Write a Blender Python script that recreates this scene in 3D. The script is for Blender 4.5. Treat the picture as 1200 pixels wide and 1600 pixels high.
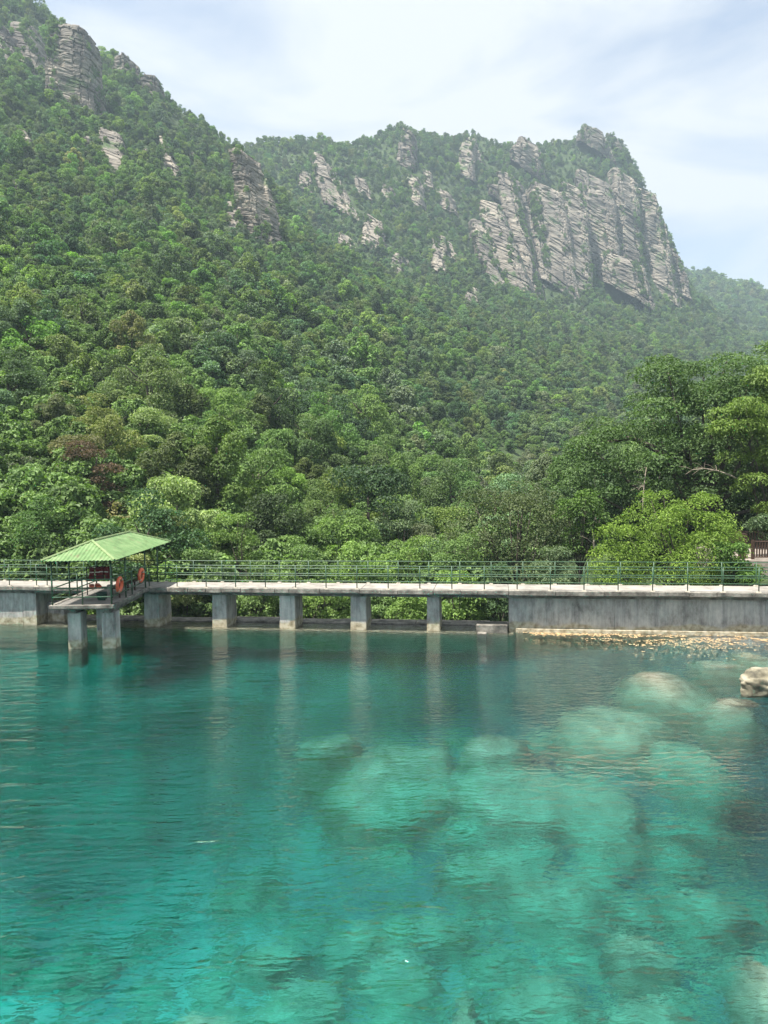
import bpy, bmesh, math, random
import numpy as np
from mathutils import Matrix, Vector
rad = math.radians
scene = bpy.context.scene
col = scene.collection
for o in list(bpy.data.objects):
    bpy.data.objects.remove(o)

# ------------------------------------------------------------------ camera
F, EYE = 1180.0, 7.15                     # focal length in photo pixels, eye height above the water
PITCH, ROLL = rad(3.15), rad(-0.83)
RM = Matrix.Rotation(rad(90) - PITCH, 3, 'X') @ Matrix.Rotation(ROLL, 3, 'Z')
cam_d = bpy.data.cameras.new('camera')
cam = bpy.data.objects.new('camera', cam_d); col.objects.link(cam)
cam.matrix_world = Matrix.Translation((0, 0, EYE)) @ RM.to_4x4()
cam_d.sensor_fit = 'VERTICAL'; cam_d.sensor_height = 36; cam_d.lens = F / 1600 * 36
cam_d.clip_start = 0.1; cam_d.clip_end = 6000
scene.camera = cam

# ------------------------------------------------------------------ sky, sun, exposure
SUN_EL, SUN_AZ = 66.0, 60.0               # azimuth: degrees to the left of straight behind the camera
sdir = Vector((-math.sin(rad(SUN_AZ)) * math.cos(rad(SUN_EL)), -math.cos(rad(SUN_AZ)) * math.cos(rad(SUN_EL)), math.sin(rad(SUN_EL))))
world = bpy.data.worlds.new('World'); scene.world = world; world.use_nodes = True
wt = world.node_tree; wt.nodes.clear()
def wn(t, **k):
    n = wt.nodes.new(t)
    for a, b in k.items(): setattr(n, a, b)
    return n
sky = wn('ShaderNodeTexSky', sky_type='NISHITA', sun_disc=False)
sky.sun_elevation = rad(SUN_EL); sky.sun_rotation = math.atan2(sdir.x, sdir.y)
sky.altitude = 200; sky.air_density = 1.0; sky.dust_density = 1.2
bg1 = wn('ShaderNodeBackground'); bg1.inputs[1].default_value = 0.085
bg2 = wn('ShaderNodeBackground'); bg2.inputs[0].default_value = (0.90, 0.935, 0.97, 1); bg2.inputs[1].default_value = 0.41
tc = wn('ShaderNodeTexCoord')
mp = wn('ShaderNodeMapping'); mp.inputs['Rotation'].default_value = (rad(8), rad(-14), rad(20)); mp.inputs['Scale'].default_value = (1.3, 1.3, 4.0)
mp.inputs['Location'].default_value = (0.35, 0.1, 0.3)
nz = wn('ShaderNodeTexNoise'); nz.inputs['Scale'].default_value = 1.6; nz.inputs['Detail'].default_value = 7; nz.inputs['Roughness'].default_value = 0.55; nz.inputs['Distortion'].default_value = 0.5
rp = wn('ShaderNodeValToRGB'); rp.color_ramp.elements[0].position = 0.33; rp.color_ramp.elements[1].position = 0.58
rp.color_ramp.elements[0].color = (0.2, 0.2, 0.2, 1); rp.color_ramp.elements[1].color = (0.97, 0.97, 0.97, 1)
mx = wn('ShaderNodeMixShader'); wo = wn('ShaderNodeOutputWorld')
L = wt.links.new
L(tc.outputs['Generated'], mp.inputs[0]); L(mp.outputs[0], nz.inputs['Vector']); L(nz.outputs['Fac'], rp.inputs[0])
L(sky.outputs[0], bg1.inputs[0]); L(rp.outputs[0], mx.inputs[0]); L(bg1.outputs[0], mx.inputs[1]); L(bg2.outputs[0], mx.inputs[2]); L(mx.outputs[0], wo.inputs[0])
sun_d = bpy.data.lights.new('sun', 'SUN'); sun_d.energy = 5.0; sun_d.angle = rad(0.53); sun_d.color = (1, 0.955, 0.88)
sun = bpy.data.objects.new('sun', sun_d); col.objects.link(sun); sun.location = (0, 0, 600)
sun.rotation_euler = (-sdir).to_track_quat('-Z', 'Y').to_euler()
scene.view_settings.view_transform = 'Standard'; scene.view_settings.look = 'None'
scene.view_settings.exposure = 1.32; scene.view_settings.gamma = 1.0; scene.view_settings.use_curve_mapping = False
cy = scene.cycles
cy.max_bounces = 8; cy.diffuse_bounces = 2; cy.glossy_bounces = 4; cy.transmission_bounces = 6; cy.transparent_max_bounces = 8; cy.volume_bounces = 0
cy.use_denoising = True; cy.use_adaptive_sampling = False; cy.caustics_reflective = False; cy.caustics_refractive = True
cy.sample_clamp_indirect = 4

# ------------------------------------------------------------------ helpers
Rn = np.array(RM)
def ray(px, py):
    v = Rn @ np.array([(px - 600) / F, -(py - 800) / F, -1.0]); return v
def at(px, py, Y):                        # the point of that sight line at distance Y
    v = ray(px, py); return np.array([0, 0, EYE]) + v * (Y / v[1])
def on_z(px, py, z):                      # ... at height z
    v = ray(px, py); return np.array([0, 0, EYE]) + v * ((z - EYE) / v[2])
def on_bed(px, py, z):                    # ... at height z under water, bent at the surface
    p = on_z(px, py, 0.0); v = ray(px, py); v = v / np.linalg.norm(v); ci = -v[2]; k = 1 / 1.33
    w = k * v + np.array([0, 0, k * ci - math.sqrt(1 - k * k * (1 - ci * ci))]); return p + w * (z / w[2])
def proj(P):
    P = np.atleast_2d(P) - np.array([0, 0, EYE]); c = P @ Rn
    d = np.maximum(-c[:, 2], 1e-3)
    return 600 + F * c[:, 0] / d, 800 - F * c[:, 1] / d, d

def _hash(ix, iy, seed):
    n = (ix.astype(np.int64) * 374761393 + iy.astype(np.int64) * 668265263 + seed * 974711) & 0x7fffffff
    n = ((n ^ (n >> 13)) * 1274126177) & 0x7fffffff
    return ((n ^ (n >> 16)) & 0xffff) / 65535.0
def vnoise(x, y, seed=0):
    x = np.asarray(x, float); y = np.asarray(y, float)
    ix = np.floor(x); iy = np.floor(y); fx = x - ix; fy = y - iy
    fx = fx * fx * (3 - 2 * fx); fy = fy * fy * (3 - 2 * fy)
    ix = ix.astype(np.int64); iy = iy.astype(np.int64)
    a = _hash(ix, iy, seed); b = _hash(ix + 1, iy, seed); c = _hash(ix, iy + 1, seed); d = _hash(ix + 1, iy + 1, seed)
    return (a + (b - a) * fx + (c - a) * fy + (a - b - c + d) * fx * fy) * 2 - 1
def fbm(x, y, seed=0, oct=4):
    s = 0; a = 1.0; t = 0
    for i in range(oct):
        s = s + a * vnoise(np.asarray(x) * 2 ** i + 17.3 * i, np.asarray(y) * 2 ** i - 9.1 * i, seed + i); t += a; a *= 0.5
    return s / t

def mesh_np(name, V, Q, smooth=False, attrs=None):
    """V: (n,3) array; Q: (m,4) or (m,3) int array"""
    V = np.asarray(V, np.float32); Q = np.asarray(Q, np.int32); k = Q.shape[1]
    me = bpy.data.meshes.new(name)
    me.vertices.add(len(V)); me.vertices.foreach_set('co', V.ravel())
    me.loops.add(Q.size); me.loops.foreach_set('vertex_index', Q.ravel())
    me.polygons.add(len(Q)); me.polygons.foreach_set('loop_start', np.arange(0, Q.size, k, dtype=np.int32))
    if smooth: me.polygons.foreach_set('use_smooth', np.ones(len(Q), bool))
    else: me.polygons.foreach_set('use_smooth', np.zeros(len(Q), bool))
    for nm, typ, dom, data in (attrs or []):
        a = me.attributes.new(nm, typ, dom)
        a.data.foreach_set('vector' if typ == 'FLOAT_VECTOR' else 'value', np.ascontiguousarray(data, dtype=np.int32 if typ == 'INT' else np.float32).ravel())
    me.update(calc_edges=True); me.validate()
    return me
def link(name, me, mat=None, parent=None, loc=(0, 0, 0)):
    o = bpy.data.objects.new(name, me); col.objects.link(o)
    if mat is not None and me is not None and not me.materials: me.materials.append(mat)
    o.location = Vector(loc); o.parent = parent
    return o
def tag(o, label=None, cat=None, group=None, kind=None):
    if label: o['label'] = label
    if cat: o['category'] = cat
    if group: o['group'] = group
    if kind: o['kind'] = kind
    return o
def empty(name, loc, label, cat, group=None):
    o = bpy.data.objects.new(name, None); col.objects.link(o); o.location = Vector(loc); o.empty_display_size = 0.3
    return tag(o, label, cat, group)

class MB:                                  # mesh builder in world coordinates
    def __init__(s): s.v = []; s.f = []
    def poly(s, pts, faces):
        k = len(s.v); s.v += [tuple(p) for p in pts]; s.f += [tuple(i + k for i in f) for f in faces]; return s
    def hexa(s, p):                        # 8 corners: bottom loop 0-3, top loop 4-7
        return s.poly(p, [(3, 2, 1, 0), (4, 5, 6, 7), (0, 1, 5, 4), (1, 2, 6, 5), (2, 3, 7, 6), (3, 0, 4, 7)])
    def box(s, x0, x1, y0, y1, z0, z1):
        return s.hexa([(x0, y0, z0), (x1, y0, z0), (x1, y1, z0), (x0, y1, z0), (x0, y0, z1), (x1, y0, z1), (x1, y1, z1), (x0, y1, z1)])
    def tube(s, pts, r, n=8, cap=True):
        pts = [Vector(p) for p in pts]; rs = r if isinstance(r, (list, tuple)) else [r] * len(pts)
        k = len(s.v)
        for i, p in enumerate(pts):
            d = (pts[min(i + 1, len(pts) - 1)] - pts[max(i - 1, 0)]).normalized()
            a = d.orthogonal().normalized() if abs(d.z) < 0.9 else d.cross(Vector((0, 1, 0))).normalized()
            if abs(d.z) < 0.9: a = d.cross(Vector((0, 0, 1))).normalized()
            b = d.cross(a)
            for j in range(n):
                t = 2 * math.pi * j / n; s.v.append(tuple(p + (a * math.cos(t) + b * math.sin(t)) * rs[i]))
        for i in range(len(pts) - 1):
            for j in range(n):
                s.f.append((k + i * n + j, k + i * n + (j + 1) % n, k + (i + 1) * n + (j + 1) % n, k + (i + 1) * n + j))
        if cap:
            s.f.append(tuple(k + j for j in range(n))[::-1]); s.f.append(tuple(k + (len(pts) - 1) * n + j for j in range(n)))
        return s
    def mesh(s, name, origin=(0, 0, 0), smooth=False):
        me = bpy.data.meshes.new(name); o = Vector(origin)
        me.from_pydata([tuple(Vector(v) - o) for v in s.v], [], s.f)
        if smooth:
            for p in me.polygons: p.use_smooth = True
        me.update(); return me
    def build(s, name, mat, parent=None, root=None, smooth=False, bevel=0, origin=None):
        base = Vector((0, 0, 0)); q = parent
        while q is not None: base += q.location; q = q.parent
        org = Vector(origin) if origin is not None else base
        o = link(name, s.mesh(name, org, smooth), mat, parent, org - base)
        if bevel:
            m = o.modifiers.new('bevel', 'BEVEL'); m.width = bevel; m.segments = 2; m.limit_method = 'ANGLE'
        return o

# ------------------------------------------------------------------ materials
def new_mat(name):
    m = bpy.data.materials.new(name); m.use_nodes = True; t = m.node_tree; t.nodes.clear()
    return m, t, t.links.new
def nd(t, typ, inputs=None, **k):
    n = t.nodes.new(typ)
    for a, b in k.items(): setattr(n, a, b)
    for a, b in (inputs or {}).items(): n.inputs[a].default_value = b
    return n
def ramp(t, stops):
    r = t.nodes.new('ShaderNodeValToRGB'); e = r.color_ramp.elements
    while len(e) < len(stops): e.new(0.5)
    for i, (p, c) in enumerate(stops): e[i].position = p; e[i].color = (*c, 1)
    return r
def noise_mat(name, stops, scale=(1, 1, 1), nscale=2.0, detail=6, rough=0.8, bump=0.3, bscale=20, dist=0.01, spec=0.3, metal=0.0, nrough=0.6):
    m, t, l = new_mat(name)
    tc = nd(t, 'ShaderNodeTexCoord'); ge = nd(t, 'ShaderNodeNewGeometry')
    mp = nd(t, 'ShaderNodeMapping', {'Scale': scale}); l(ge.outputs['Position'], mp.inputs[0])
    n = nd(t, 'ShaderNodeTexNoise', {'Scale': nscale, 'Detail': detail, 'Roughness': nrough}); l(mp.outputs[0], n.inputs['Vector'])
    r = ramp(t, stops); l(n.outputs['Fac'], r.inputs[0])
    p = nd(t, 'ShaderNodeBsdfPrincipled', {'Roughness': rough, 'Metallic': metal, 'Specular IOR Level': spec}); l(r.outputs[0], p.inputs['Base Color'])
    if bump:
        n2 = nd(t, 'ShaderNodeTexNoise', {'Scale': bscale, 'Detail': 5}); l(mp.outputs[0], n2.inputs['Vector'])
        b = nd(t, 'ShaderNodeBump', {'Strength': bump, 'Distance': dist}); l(n2.outputs['Fac'], b.inputs['Height']); l(b.outputs[0], p.inputs['Normal'])
    o = nd(t, 'ShaderNodeOutputMaterial'); l(p.outputs[0], o.inputs[0])
    return m
M = {}
M['deck'] = noise_mat('deck_concrete', [(0.3, (0.14, 0.128, 0.112)), (0.5, (0.28, 0.26, 0.23)), (0.72, (0.37, 0.345, 0.305))], nscale=1.3, detail=9, bump=0.4, bscale=25, nrough=0.7)
M['edge'] = noise_mat('edge_concrete', [(0.34, (0.05, 0.047, 0.04)), (0.48, (0.16, 0.148, 0.125)), (0.66, (0.33, 0.305, 0.26))], nscale=2.2, detail=9, bump=0.6, bscale=18, nrough=0.7)
M['footing'] = noise_mat('footing_mortar', [(0.3, (0.27, 0.245, 0.19)), (0.7, (0.42, 0.385, 0.315))], nscale=9, bump=0.6, bscale=40)
M['green'] = noise_mat('green_paint', [(0.25, (0.026, 0.050, 0.028)), (0.5, (0.032, 0.085, 0.040)), (0.75, (0.065, 0.12, 0.068))], nscale=6, detail=6, rough=0.45, spec=0.5, bump=0.1, bscale=60, dist=0.002)
M['roof'] = noise_mat('green_roof_sheet', [(0.3, (0.085, 0.15, 0.075)), (0.48, (0.115, 0.215, 0.105)), (0.70, (0.18, 0.27, 0.16))], scale=(1, 1, 1), nscale=2.5, detail=7, rough=0.5, spec=0.4, bump=0.05)
def roof_mat():
    m = noise_mat('green_roof_sheet', [(0.3, (0.085, 0.145, 0.055)), (0.48, (0.125, 0.215, 0.080)), (0.70, (0.19, 0.27, 0.12))], nscale=2.5, detail=7, rough=0.5, spec=0.4, bump=0.05)
    t = m.node_tree; l = t.links.new; p = next(n for n in t.nodes if n.type == 'BSDF_PRINCIPLED'); src = p.inputs['Base Color'].links[0].from_socket
    ge = nd(t, 'ShaderNodeNewGeometry'); n = nd(t, 'ShaderNodeTexNoise', {'Scale': 3.2, 'Detail': 9, 'Roughness': 0.72}); l(ge.outputs['Position'], n.inputs['Vector'])
    r = ramp(t, [(0.56, (0, 0, 0)), (0.68, (0.75, 0.75, 0.75))]); l(n.outputs['Fac'], r.inputs[0])
    mx = nd(t, 'ShaderNodeMix', {'B': (0.16, 0.12, 0.07, 1)}, data_type='RGBA'); l(r.outputs[0], mx.inputs['Factor']); l(src, mx.inputs['A']); l(mx.outputs['Result'], p.inputs['Base Color'])
    return m
M['roof'] = roof_mat()
M['cap'] = noise_mat('ridge_cap_paint', [(0.3, (0.17, 0.25, 0.10)), (0.7, (0.27, 0.32, 0.16))], nscale=4, rough=0.55)
M['orange'] = noise_mat('orange_plastic', [(0.3, (0.66, 0.11, 0.045)), (0.7, (0.78, 0.17, 0.08))], nscale=5, rough=0.5, spec=0.4, bump=0.05)
M['pale'] = noise_mat('pale_webbing', [(0.3, (0.45, 0.42, 0.36)), (0.7, (0.66, 0.62, 0.55))], nscale=8, rough=0.8)
M['dkred'] = noise_mat('dark_red_cloth', [(0.3, (0.08, 0.010, 0.012)), (0.7, (0.16, 0.022, 0.02))], nscale=8, rough=0.85)
M['dkgreen'] = noise_mat('dark_green_plastic', [(0.3, (0.010, 0.04, 0.025)), (0.7, (0.02, 0.075, 0.045))], nscale=6, rough=0.4)
M['black'] = noise_mat('black_cloth', [(0.3, (0.01, 0.01, 0.011)), (0.7, (0.025, 0.024, 0.024))], nscale=8, rough=0.8)
M['brown'] = noise_mat('brown_timber', [(0.3, (0.035, 0.02, 0.014)), (0.7, (0.085, 0.05, 0.034))], scale=(1, 1, 8), nscale=5, rough=0.7)
M['bark'] = noise_mat('bark', [(0.3, (0.035, 0.028, 0.022)), (0.7, (0.12, 0.10, 0.08))], scale=(1, 1, 0.3), nscale=8, rough=0.9, bump=0.6, bscale=12, dist=0.03)
M['deadwood'] = noise_mat('dead_wood', [(0.3, (0.20, 0.16, 0.12)), (0.7, (0.40, 0.34, 0.27))], nscale=8, rough=0.9)
M['paving'] = noise_mat('path_paving', [(0.3, (0.20, 0.17, 0.14)), (0.7, (0.36, 0.31, 0.27))], nscale=3, rough=0.9)
M['boulder'] = noise_mat('shore_boulder', [(0.32, (0.06, 0.055, 0.04)), (0.48, (0.20, 0.18, 0.125)), (0.68, (0.34, 0.31, 0.235))], nscale=1.6, detail=9, rough=0.85, bump=0.6, bscale=9, dist=0.05)
M['sunk'] = noise_mat('algae_boulder', [(0.32, (0.20, 0.195, 0.13)), (0.46, (0.42, 0.40, 0.29)), (0.60, (0.56, 0.53, 0.40)), (0.72, (0.64, 0.61, 0.47))], nscale=2.2, detail=9, rough=0.9, bump=0.5, bscale=6, dist=0.05)
M['litter'] = noise_mat('leaf_litter', [(0.3, (0.28, 0.17, 0.08)), (0.5, (0.48, 0.33, 0.17)), (0.7, (0.62, 0.48, 0.30))], nscale=7, rough=0.8, bump=0)

def wall_mat():
    m, t, l = new_mat('stained_concrete')
    ge = nd(t, 'ShaderNodeNewGeometry'); sp = nd(t, 'ShaderNodeSeparateXYZ'); l(ge.outputs['Position'], sp.inputs[0])
    mp = nd(t, 'ShaderNodeMapping', {'Scale': (1.6, 1.6, 0.8)}); l(ge.outputs['Position'], mp.inputs[0])
    n1 = nd(t, 'ShaderNodeTexNoise', {'Scale': 0.9, 'Detail': 10, 'Roughness': 0.75}); l(mp.outputs[0], n1.inputs['Vector'])
    r1 = ramp(t, [(0.30, (0.10, 0.093, 0.083)), (0.41, (0.29, 0.275, 0.25)), (0.53, (0.44, 0.42, 0.385)), (0.68, (0.60, 0.575, 0.525))]); l(n1.outputs['Fac'], r1.inputs[0])
    mps = nd(t, 'ShaderNodeMapping', {'Scale': (4.0, 4.0, 0.22)}); l(ge.outputs['Position'], mps.inputs[0])
    ns = nd(t, 'ShaderNodeTexNoise', {'Scale': 1.2, 'Detail': 8, 'Roughness': 0.7}); l(mps.outputs[0], ns.inputs['Vector'])
    rs = ramp(t, [(0.34, (0.66, 0.67, 0.69)), (0.52, (1.0, 1.0, 1.0)), (0.72, (1.2, 1.19, 1.17))]); l(ns.outputs['Fac'], rs.inputs[0])
    r0 = r1; r1 = nd(t, 'ShaderNodeMix', {'Factor': 1.0}, data_type='RGBA', blend_type='MULTIPLY'); l(r0.outputs[0], r1.inputs['A']); l(rs.outputs[0], r1.inputs['B'])
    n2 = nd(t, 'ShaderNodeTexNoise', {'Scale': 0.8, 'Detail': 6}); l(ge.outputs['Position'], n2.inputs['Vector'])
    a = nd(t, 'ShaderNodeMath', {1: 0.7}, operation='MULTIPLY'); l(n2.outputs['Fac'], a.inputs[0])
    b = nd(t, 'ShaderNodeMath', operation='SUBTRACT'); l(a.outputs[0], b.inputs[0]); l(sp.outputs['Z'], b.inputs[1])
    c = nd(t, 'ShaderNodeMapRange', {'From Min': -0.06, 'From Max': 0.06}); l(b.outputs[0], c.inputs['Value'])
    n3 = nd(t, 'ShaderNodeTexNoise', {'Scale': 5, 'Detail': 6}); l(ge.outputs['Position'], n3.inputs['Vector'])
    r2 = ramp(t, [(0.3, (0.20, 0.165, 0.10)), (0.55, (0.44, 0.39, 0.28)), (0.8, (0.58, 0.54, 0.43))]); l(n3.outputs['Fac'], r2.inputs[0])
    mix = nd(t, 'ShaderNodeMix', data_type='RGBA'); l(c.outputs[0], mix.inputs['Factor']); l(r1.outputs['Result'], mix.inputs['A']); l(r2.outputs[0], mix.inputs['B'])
    p = nd(t, 'ShaderNodeBsdfPrincipled', {'Roughness': 0.85, 'Specular IOR Level': 0.25}); l(mix.outputs['Result'], p.inputs['Base Color'])
    n4 = nd(t, 'ShaderNodeTexNoise', {'Scale': 14, 'Detail': 8}); l(ge.outputs['Position'], n4.inputs['Vector'])
    bp = nd(t, 'ShaderNodeBump', {'Strength': 0.5, 'Distance': 0.02}); l(n4.outputs['Fac'], bp.inputs['Height']); l(bp.outputs[0], p.inputs['Normal'])
    o = nd(t, 'ShaderNodeOutputMaterial'); l(p.outputs[0], o.inputs[0]); return m
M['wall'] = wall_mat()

def leaf_mat():
    m, t, l = new_mat('leaf')
    c = nd(t, 'ShaderNodeAttribute', attribute_name='leafcol', attribute_type='INSTANCER')
    ti = nd(t, 'ShaderNodeAttribute', attribute_name='tint', attribute_type='GEOMETRY')
    r = ramp(t, [(0.0, (0.50, 0.54, 0.50)), (0.5, (1.0, 1.0, 1.0)), (1.0, (1.7, 1.6, 1.45))]); l(ti.outputs['Fac'], r.inputs[0])
    mu = nd(t, 'ShaderNodeMix', {'Factor': 1.0}, data_type='RGBA', blend_type='MULTIPLY'); l(c.outputs['Color'], mu.inputs['A']); l(r.outputs[0], mu.inputs['B'])
    p = nd(t, 'ShaderNodeBsdfPrincipled', {'Roughness': 0.55, 'Specular IOR Level': 0.25}); l(mu.outputs['Result'], p.inputs['Base Color'])
    tr = nd(t, 'ShaderNodeBsdfTranslucent'); mu2 = nd(t, 'ShaderNodeMix', {'Factor': 1.0, 'B': (1.15, 1.35, 0.5, 1)}, data_type='RGBA', blend_type='MULTIPLY')
    l(mu.outputs['Result'], mu2.inputs['A']); l(mu2.outputs['Result'], tr.inputs[0])
    mx = nd(t, 'ShaderNodeMixShader', {0: 0.30}); l(p.outputs[0], mx.inputs[1]); l(tr.outputs[0], mx.inputs[2])
    o = nd(t, 'ShaderNodeOutputMaterial'); l(mx.outputs[0], o.inputs[0]); return m
M['leaf'] = leaf_mat()

def rock_mat():
    m, t, l = new_mat('cliff_rock')
    ge = nd(t, 'ShaderNodeNewGeometry')
    n1 = nd(t, 'ShaderNodeTexNoise', {'Scale': 0.06, 'Detail': 9, 'Roughness': 0.68}); l(ge.outputs['Position'], n1.inputs['Vector'])
    r1 = ramp(t, [(0.30, (0.08, 0.072, 0.066)), (0.43, (0.18, 0.16, 0.138)), (0.55, (0.29, 0.257, 0.212)), (0.70, (0.40, 0.35, 0.275))]); l(n1.outputs['Fac'], r1.inputs[0])
    mp = nd(t, 'ShaderNodeMapping', {'Rotation': (0, rad(24), 0), 'Scale': (0.05, 0.05, 0.9)}); l(ge.outputs['Position'], mp.inputs[0])
    n2 = nd(t, 'ShaderNodeTexNoise', {'Scale': 0.9, 'Detail': 6, 'Roughness': 0.7}); l(mp.outputs[0], n2.inputs['Vector'])
    r2 = ramp(t, [(0.36, (0.52, 0.50, 0.50)), (0.55, (1.0, 1.0, 1.0))]); l(n2.outputs['Fac'], r2.inputs[0])
    mu = nd(t, 'ShaderNodeMix', {'Factor': 1.0}, data_type='RGBA', blend_type='MULTIPLY'); l(r1.outputs[0], mu.inputs['A']); l(r2.outputs[0], mu.inputs['B'])
    n3 = nd(t, 'ShaderNodeTexNoise', {'Scale': 0.09, 'Detail': 8, 'Roughness': 0.7}); l(ge.outputs['Position'], n3.inputs['Vector'])
    r3 = ramp(t, [(0.55, (0, 0, 0)), (0.62, (1, 1, 1))]); l(n3.outputs['Fac'], r3.inputs[0])
    mx = nd(t, 'ShaderNodeMix', {'B': (0.075, 0.115, 0.045, 1)}, data_type='RGBA'); l(r3.outputs[0], mx.inputs['Factor']); l(mu.outputs['Result'], mx.inputs['A'])
    p = nd(t, 'ShaderNodeBsdfPrincipled', {'Roughness': 0.9, 'Specular IOR Level': 0.2}); l(mx.outputs['Result'], p.inputs['Base Color'])
    n4 = nd(t, 'ShaderNodeTexNoise', {'Scale': 0.5, 'Detail': 7}); l(mp.outputs[0], n4.inputs['Vector'])
    bp = nd(t, 'ShaderNodeBump', {'Strength': 0.7, 'Distance': 1.2}); l(n4.outputs['Fac'], bp.inputs['Height']); l(bp.outputs[0], p.inputs['Normal'])
    o = nd(t, 'ShaderNodeOutputMaterial'); l(p.outputs[0], o.inputs[0]); return m
M['rock'] = rock_mat()
M['soil'] = noise_mat('forest_floor', [(0.3, (0.020, 0.030, 0.012)), (0.5, (0.04, 0.065, 0.022)), (0.7, (0.075, 0.105, 0.04))], nscale=0.25, detail=9, rough=0.95, bump=0.8, bscale=1.5, dist=0.5)
def bed_mat():
    m, t, l = new_mat('lake_bed')
    ge = nd(t, 'ShaderNodeNewGeometry'); sp = nd(t, 'ShaderNodeSeparateXYZ'); l(ge.outputs['Position'], sp.inputs[0])
    n1 = nd(t, 'ShaderNodeTexNoise', {'Scale': 0.45, 'Detail': 9, 'Roughness': 0.65}); l(ge.outputs['Position'], n1.inputs['Vector'])
    sand = ramp(t, [(0.34, (0.22, 0.27, 0.28)), (0.46, (0.56, 0.58, 0.53)), (0.62, (0.78, 0.77, 0.70))]); l(n1.outputs['Fac'], sand.inputs[0])
    weed = ramp(t, [(0.36, (0.07, 0.085, 0.11)), (0.48, (0.17, 0.20, 0.22)), (0.64, (0.42, 0.43, 0.40))]); l(n1.outputs['Fac'], weed.inputs[0])
    n2 = nd(t, 'ShaderNodeTexNoise', {'Scale': 0.22, 'Detail': 6, 'Roughness': 0.6}); l(ge.outputs['Position'], n2.inputs['Vector'])
    a = nd(t, 'ShaderNodeMath', {1: 22.0, 2: -11.0}, operation='MULTIPLY_ADD'); l(n2.outputs['Fac'], a.inputs[0])
    b = nd(t, 'ShaderNodeMath', operation='ADD'); l(a.outputs[0], b.inputs[0]); l(sp.outputs['X'], b.inputs[1])
    c = nd(t, 'ShaderNodeMapRange', {'From Min': -1.5, 'From Max': 2.5}); l(b.outputs[0], c.inputs['Value'])
    mix = nd(t, 'ShaderNodeMix', data_type='RGBA'); l(c.outputs[0], mix.inputs['Factor']); l(sand.outputs[0], mix.inputs['A']); l(weed.outputs[0], mix.inputs['B'])
    p = nd(t, 'ShaderNodeBsdfPrincipled', {'Roughness': 0.95, 'Specular IOR Level': 0.1}); l(mix.outputs['Result'], p.inputs['Base Color'])
    o = nd(t, 'ShaderNodeOutputMaterial'); l(p.outputs[0], o.inputs[0]); return m
M['bed'] = bed_mat()

# ------------------------------------------------------------------ terrain
PTS = [  # photo x, y, distance: ground just under the canopy
 (0,880,43),(0,800,49),(0,700,60),(0,600,77),(0,500,102),(0,400,142),(0,300,195),(0,200,255),(0,110,315),(0,30,355),
 (100,880,44),(100,700,62),(100,500,112),(100,300,212),(100,150,320),
 (200,885,47),(200,800,54),(200,700,67),(200,600,88),(200,500,120),(200,400,166),(200,300,228),(200,200,305),
 (300,885,51),(300,700,76),(300,500,140),(300,350,235),(300,270,300),
 (400,885,56),(400,800,66),(400,700,86),(400,600,116),(400,500,160),(400,420,220),(395,340,290),
 (500,880,62),(500,800,76),(500,700,102),(500,600,140),(500,500,205),(500,430,295),(500,395,400),(500,330,490),(490,270,535),
 (600,880,72),(600,800,90),(600,700,124),(600,600,172),(600,500,262),(600,440,370),(600,390,470),(600,330,525),(600,260,575),
 (740,870,92),(740,800,120),(740,700,165),(740,600,235),(740,510,350),(740,460,460),(740,400,530),(740,300,600),
 (850,800,140),(850,700,200),(850,600,295),(850,510,440),(850,475,540),(850,380,590),(850,300,625),
 (960,700,240),(960,600,350),(960,550,430),(960,500,530),(960,470,600),(960,380,630),(960,300,655),
 (1050,650,310),(1050,600,400),(1050,550,490),(1050,500,585),(1040,460,650),
 (1200,600,430),(1200,560,560),(1130,530,640),(1200,525,800),(1120,490,800),(1300,600,480),(1300,560,800),
]
CREST = [(-60,-60,375),(0,-20,378),(60,14,382),(90,52,385),(150,94,385),(200,120,385),(260,166,385),(330,212,385),(375,250,370),(425,350,340),
 (400,240,560),(435,236,560),(500,234,565),(560,222,600),(620,204,610),(680,222,630),(740,220,650),(800,225,670),(860,222,690),(920,214,690),(965,222,690),
 (990,265,690),(1015,320,690),(1045,375,690),(1068,440,690),
 (1085,428,1050),(1130,445,1070),(1200,485,1100),(1300,540,1100)]
ctrl = [at(*p) for p in PTS] + [at(*p) for p in CREST]
for i, (a, b, c) in enumerate(CREST):
    p = at(a, b, c); k = 1.10 if c < 500 else 1.14
    if i not in (8, 9): ctrl.append(np.array([p[0] * k, p[1] * k, p[2] - 0.09 * c]))
ctrl += [np.array(p, float) for p in [
 (-6,39,-2.4),(0,39,-2.6),(6,39,-2.6),(-6,44,-2.5),(4,46,-2.4),(12,52,-1.8),(8,60,-1.5),(-14,39,-1.8),(-22,40,0.5),(-30,36,3.0),(-40,30,10),(-60,45,24),(-60,20,18),
 (14.5,36,0.2),(20,36,1.2),(26,40,1.8),(18,44,1.0),(28,52,2.4),(20,62,1.2),(40,60,4.0),(36,90,4.0),(60,110,9),(95,200,18),(150,260,24),(60,40,8),(90,100,16),(200,300,34),(320,420,60),(420,560,80)]]
ctrl = np.array(ctrl)
SC = 100.0
def _tps_fit(P, z, lam):
    n = len(P); d = np.linalg.norm(P[:, None] - P[None], axis=2) / SC
    K = d; A = np.zeros((n + 3, n + 3)); A[:n, :n] = -K + lam * np.eye(n) * -1
    A[:n, n] = 1; A[:n, n + 1:] = P / SC; A[n, :n] = 1; A[n + 1:, :n] = (P / SC).T
    return np.linalg.solve(A, np.concatenate([z, np.zeros(3)]))
cw = _tps_fit(ctrl[:, :2], ctrl[:, 2], 0.02)
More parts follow.
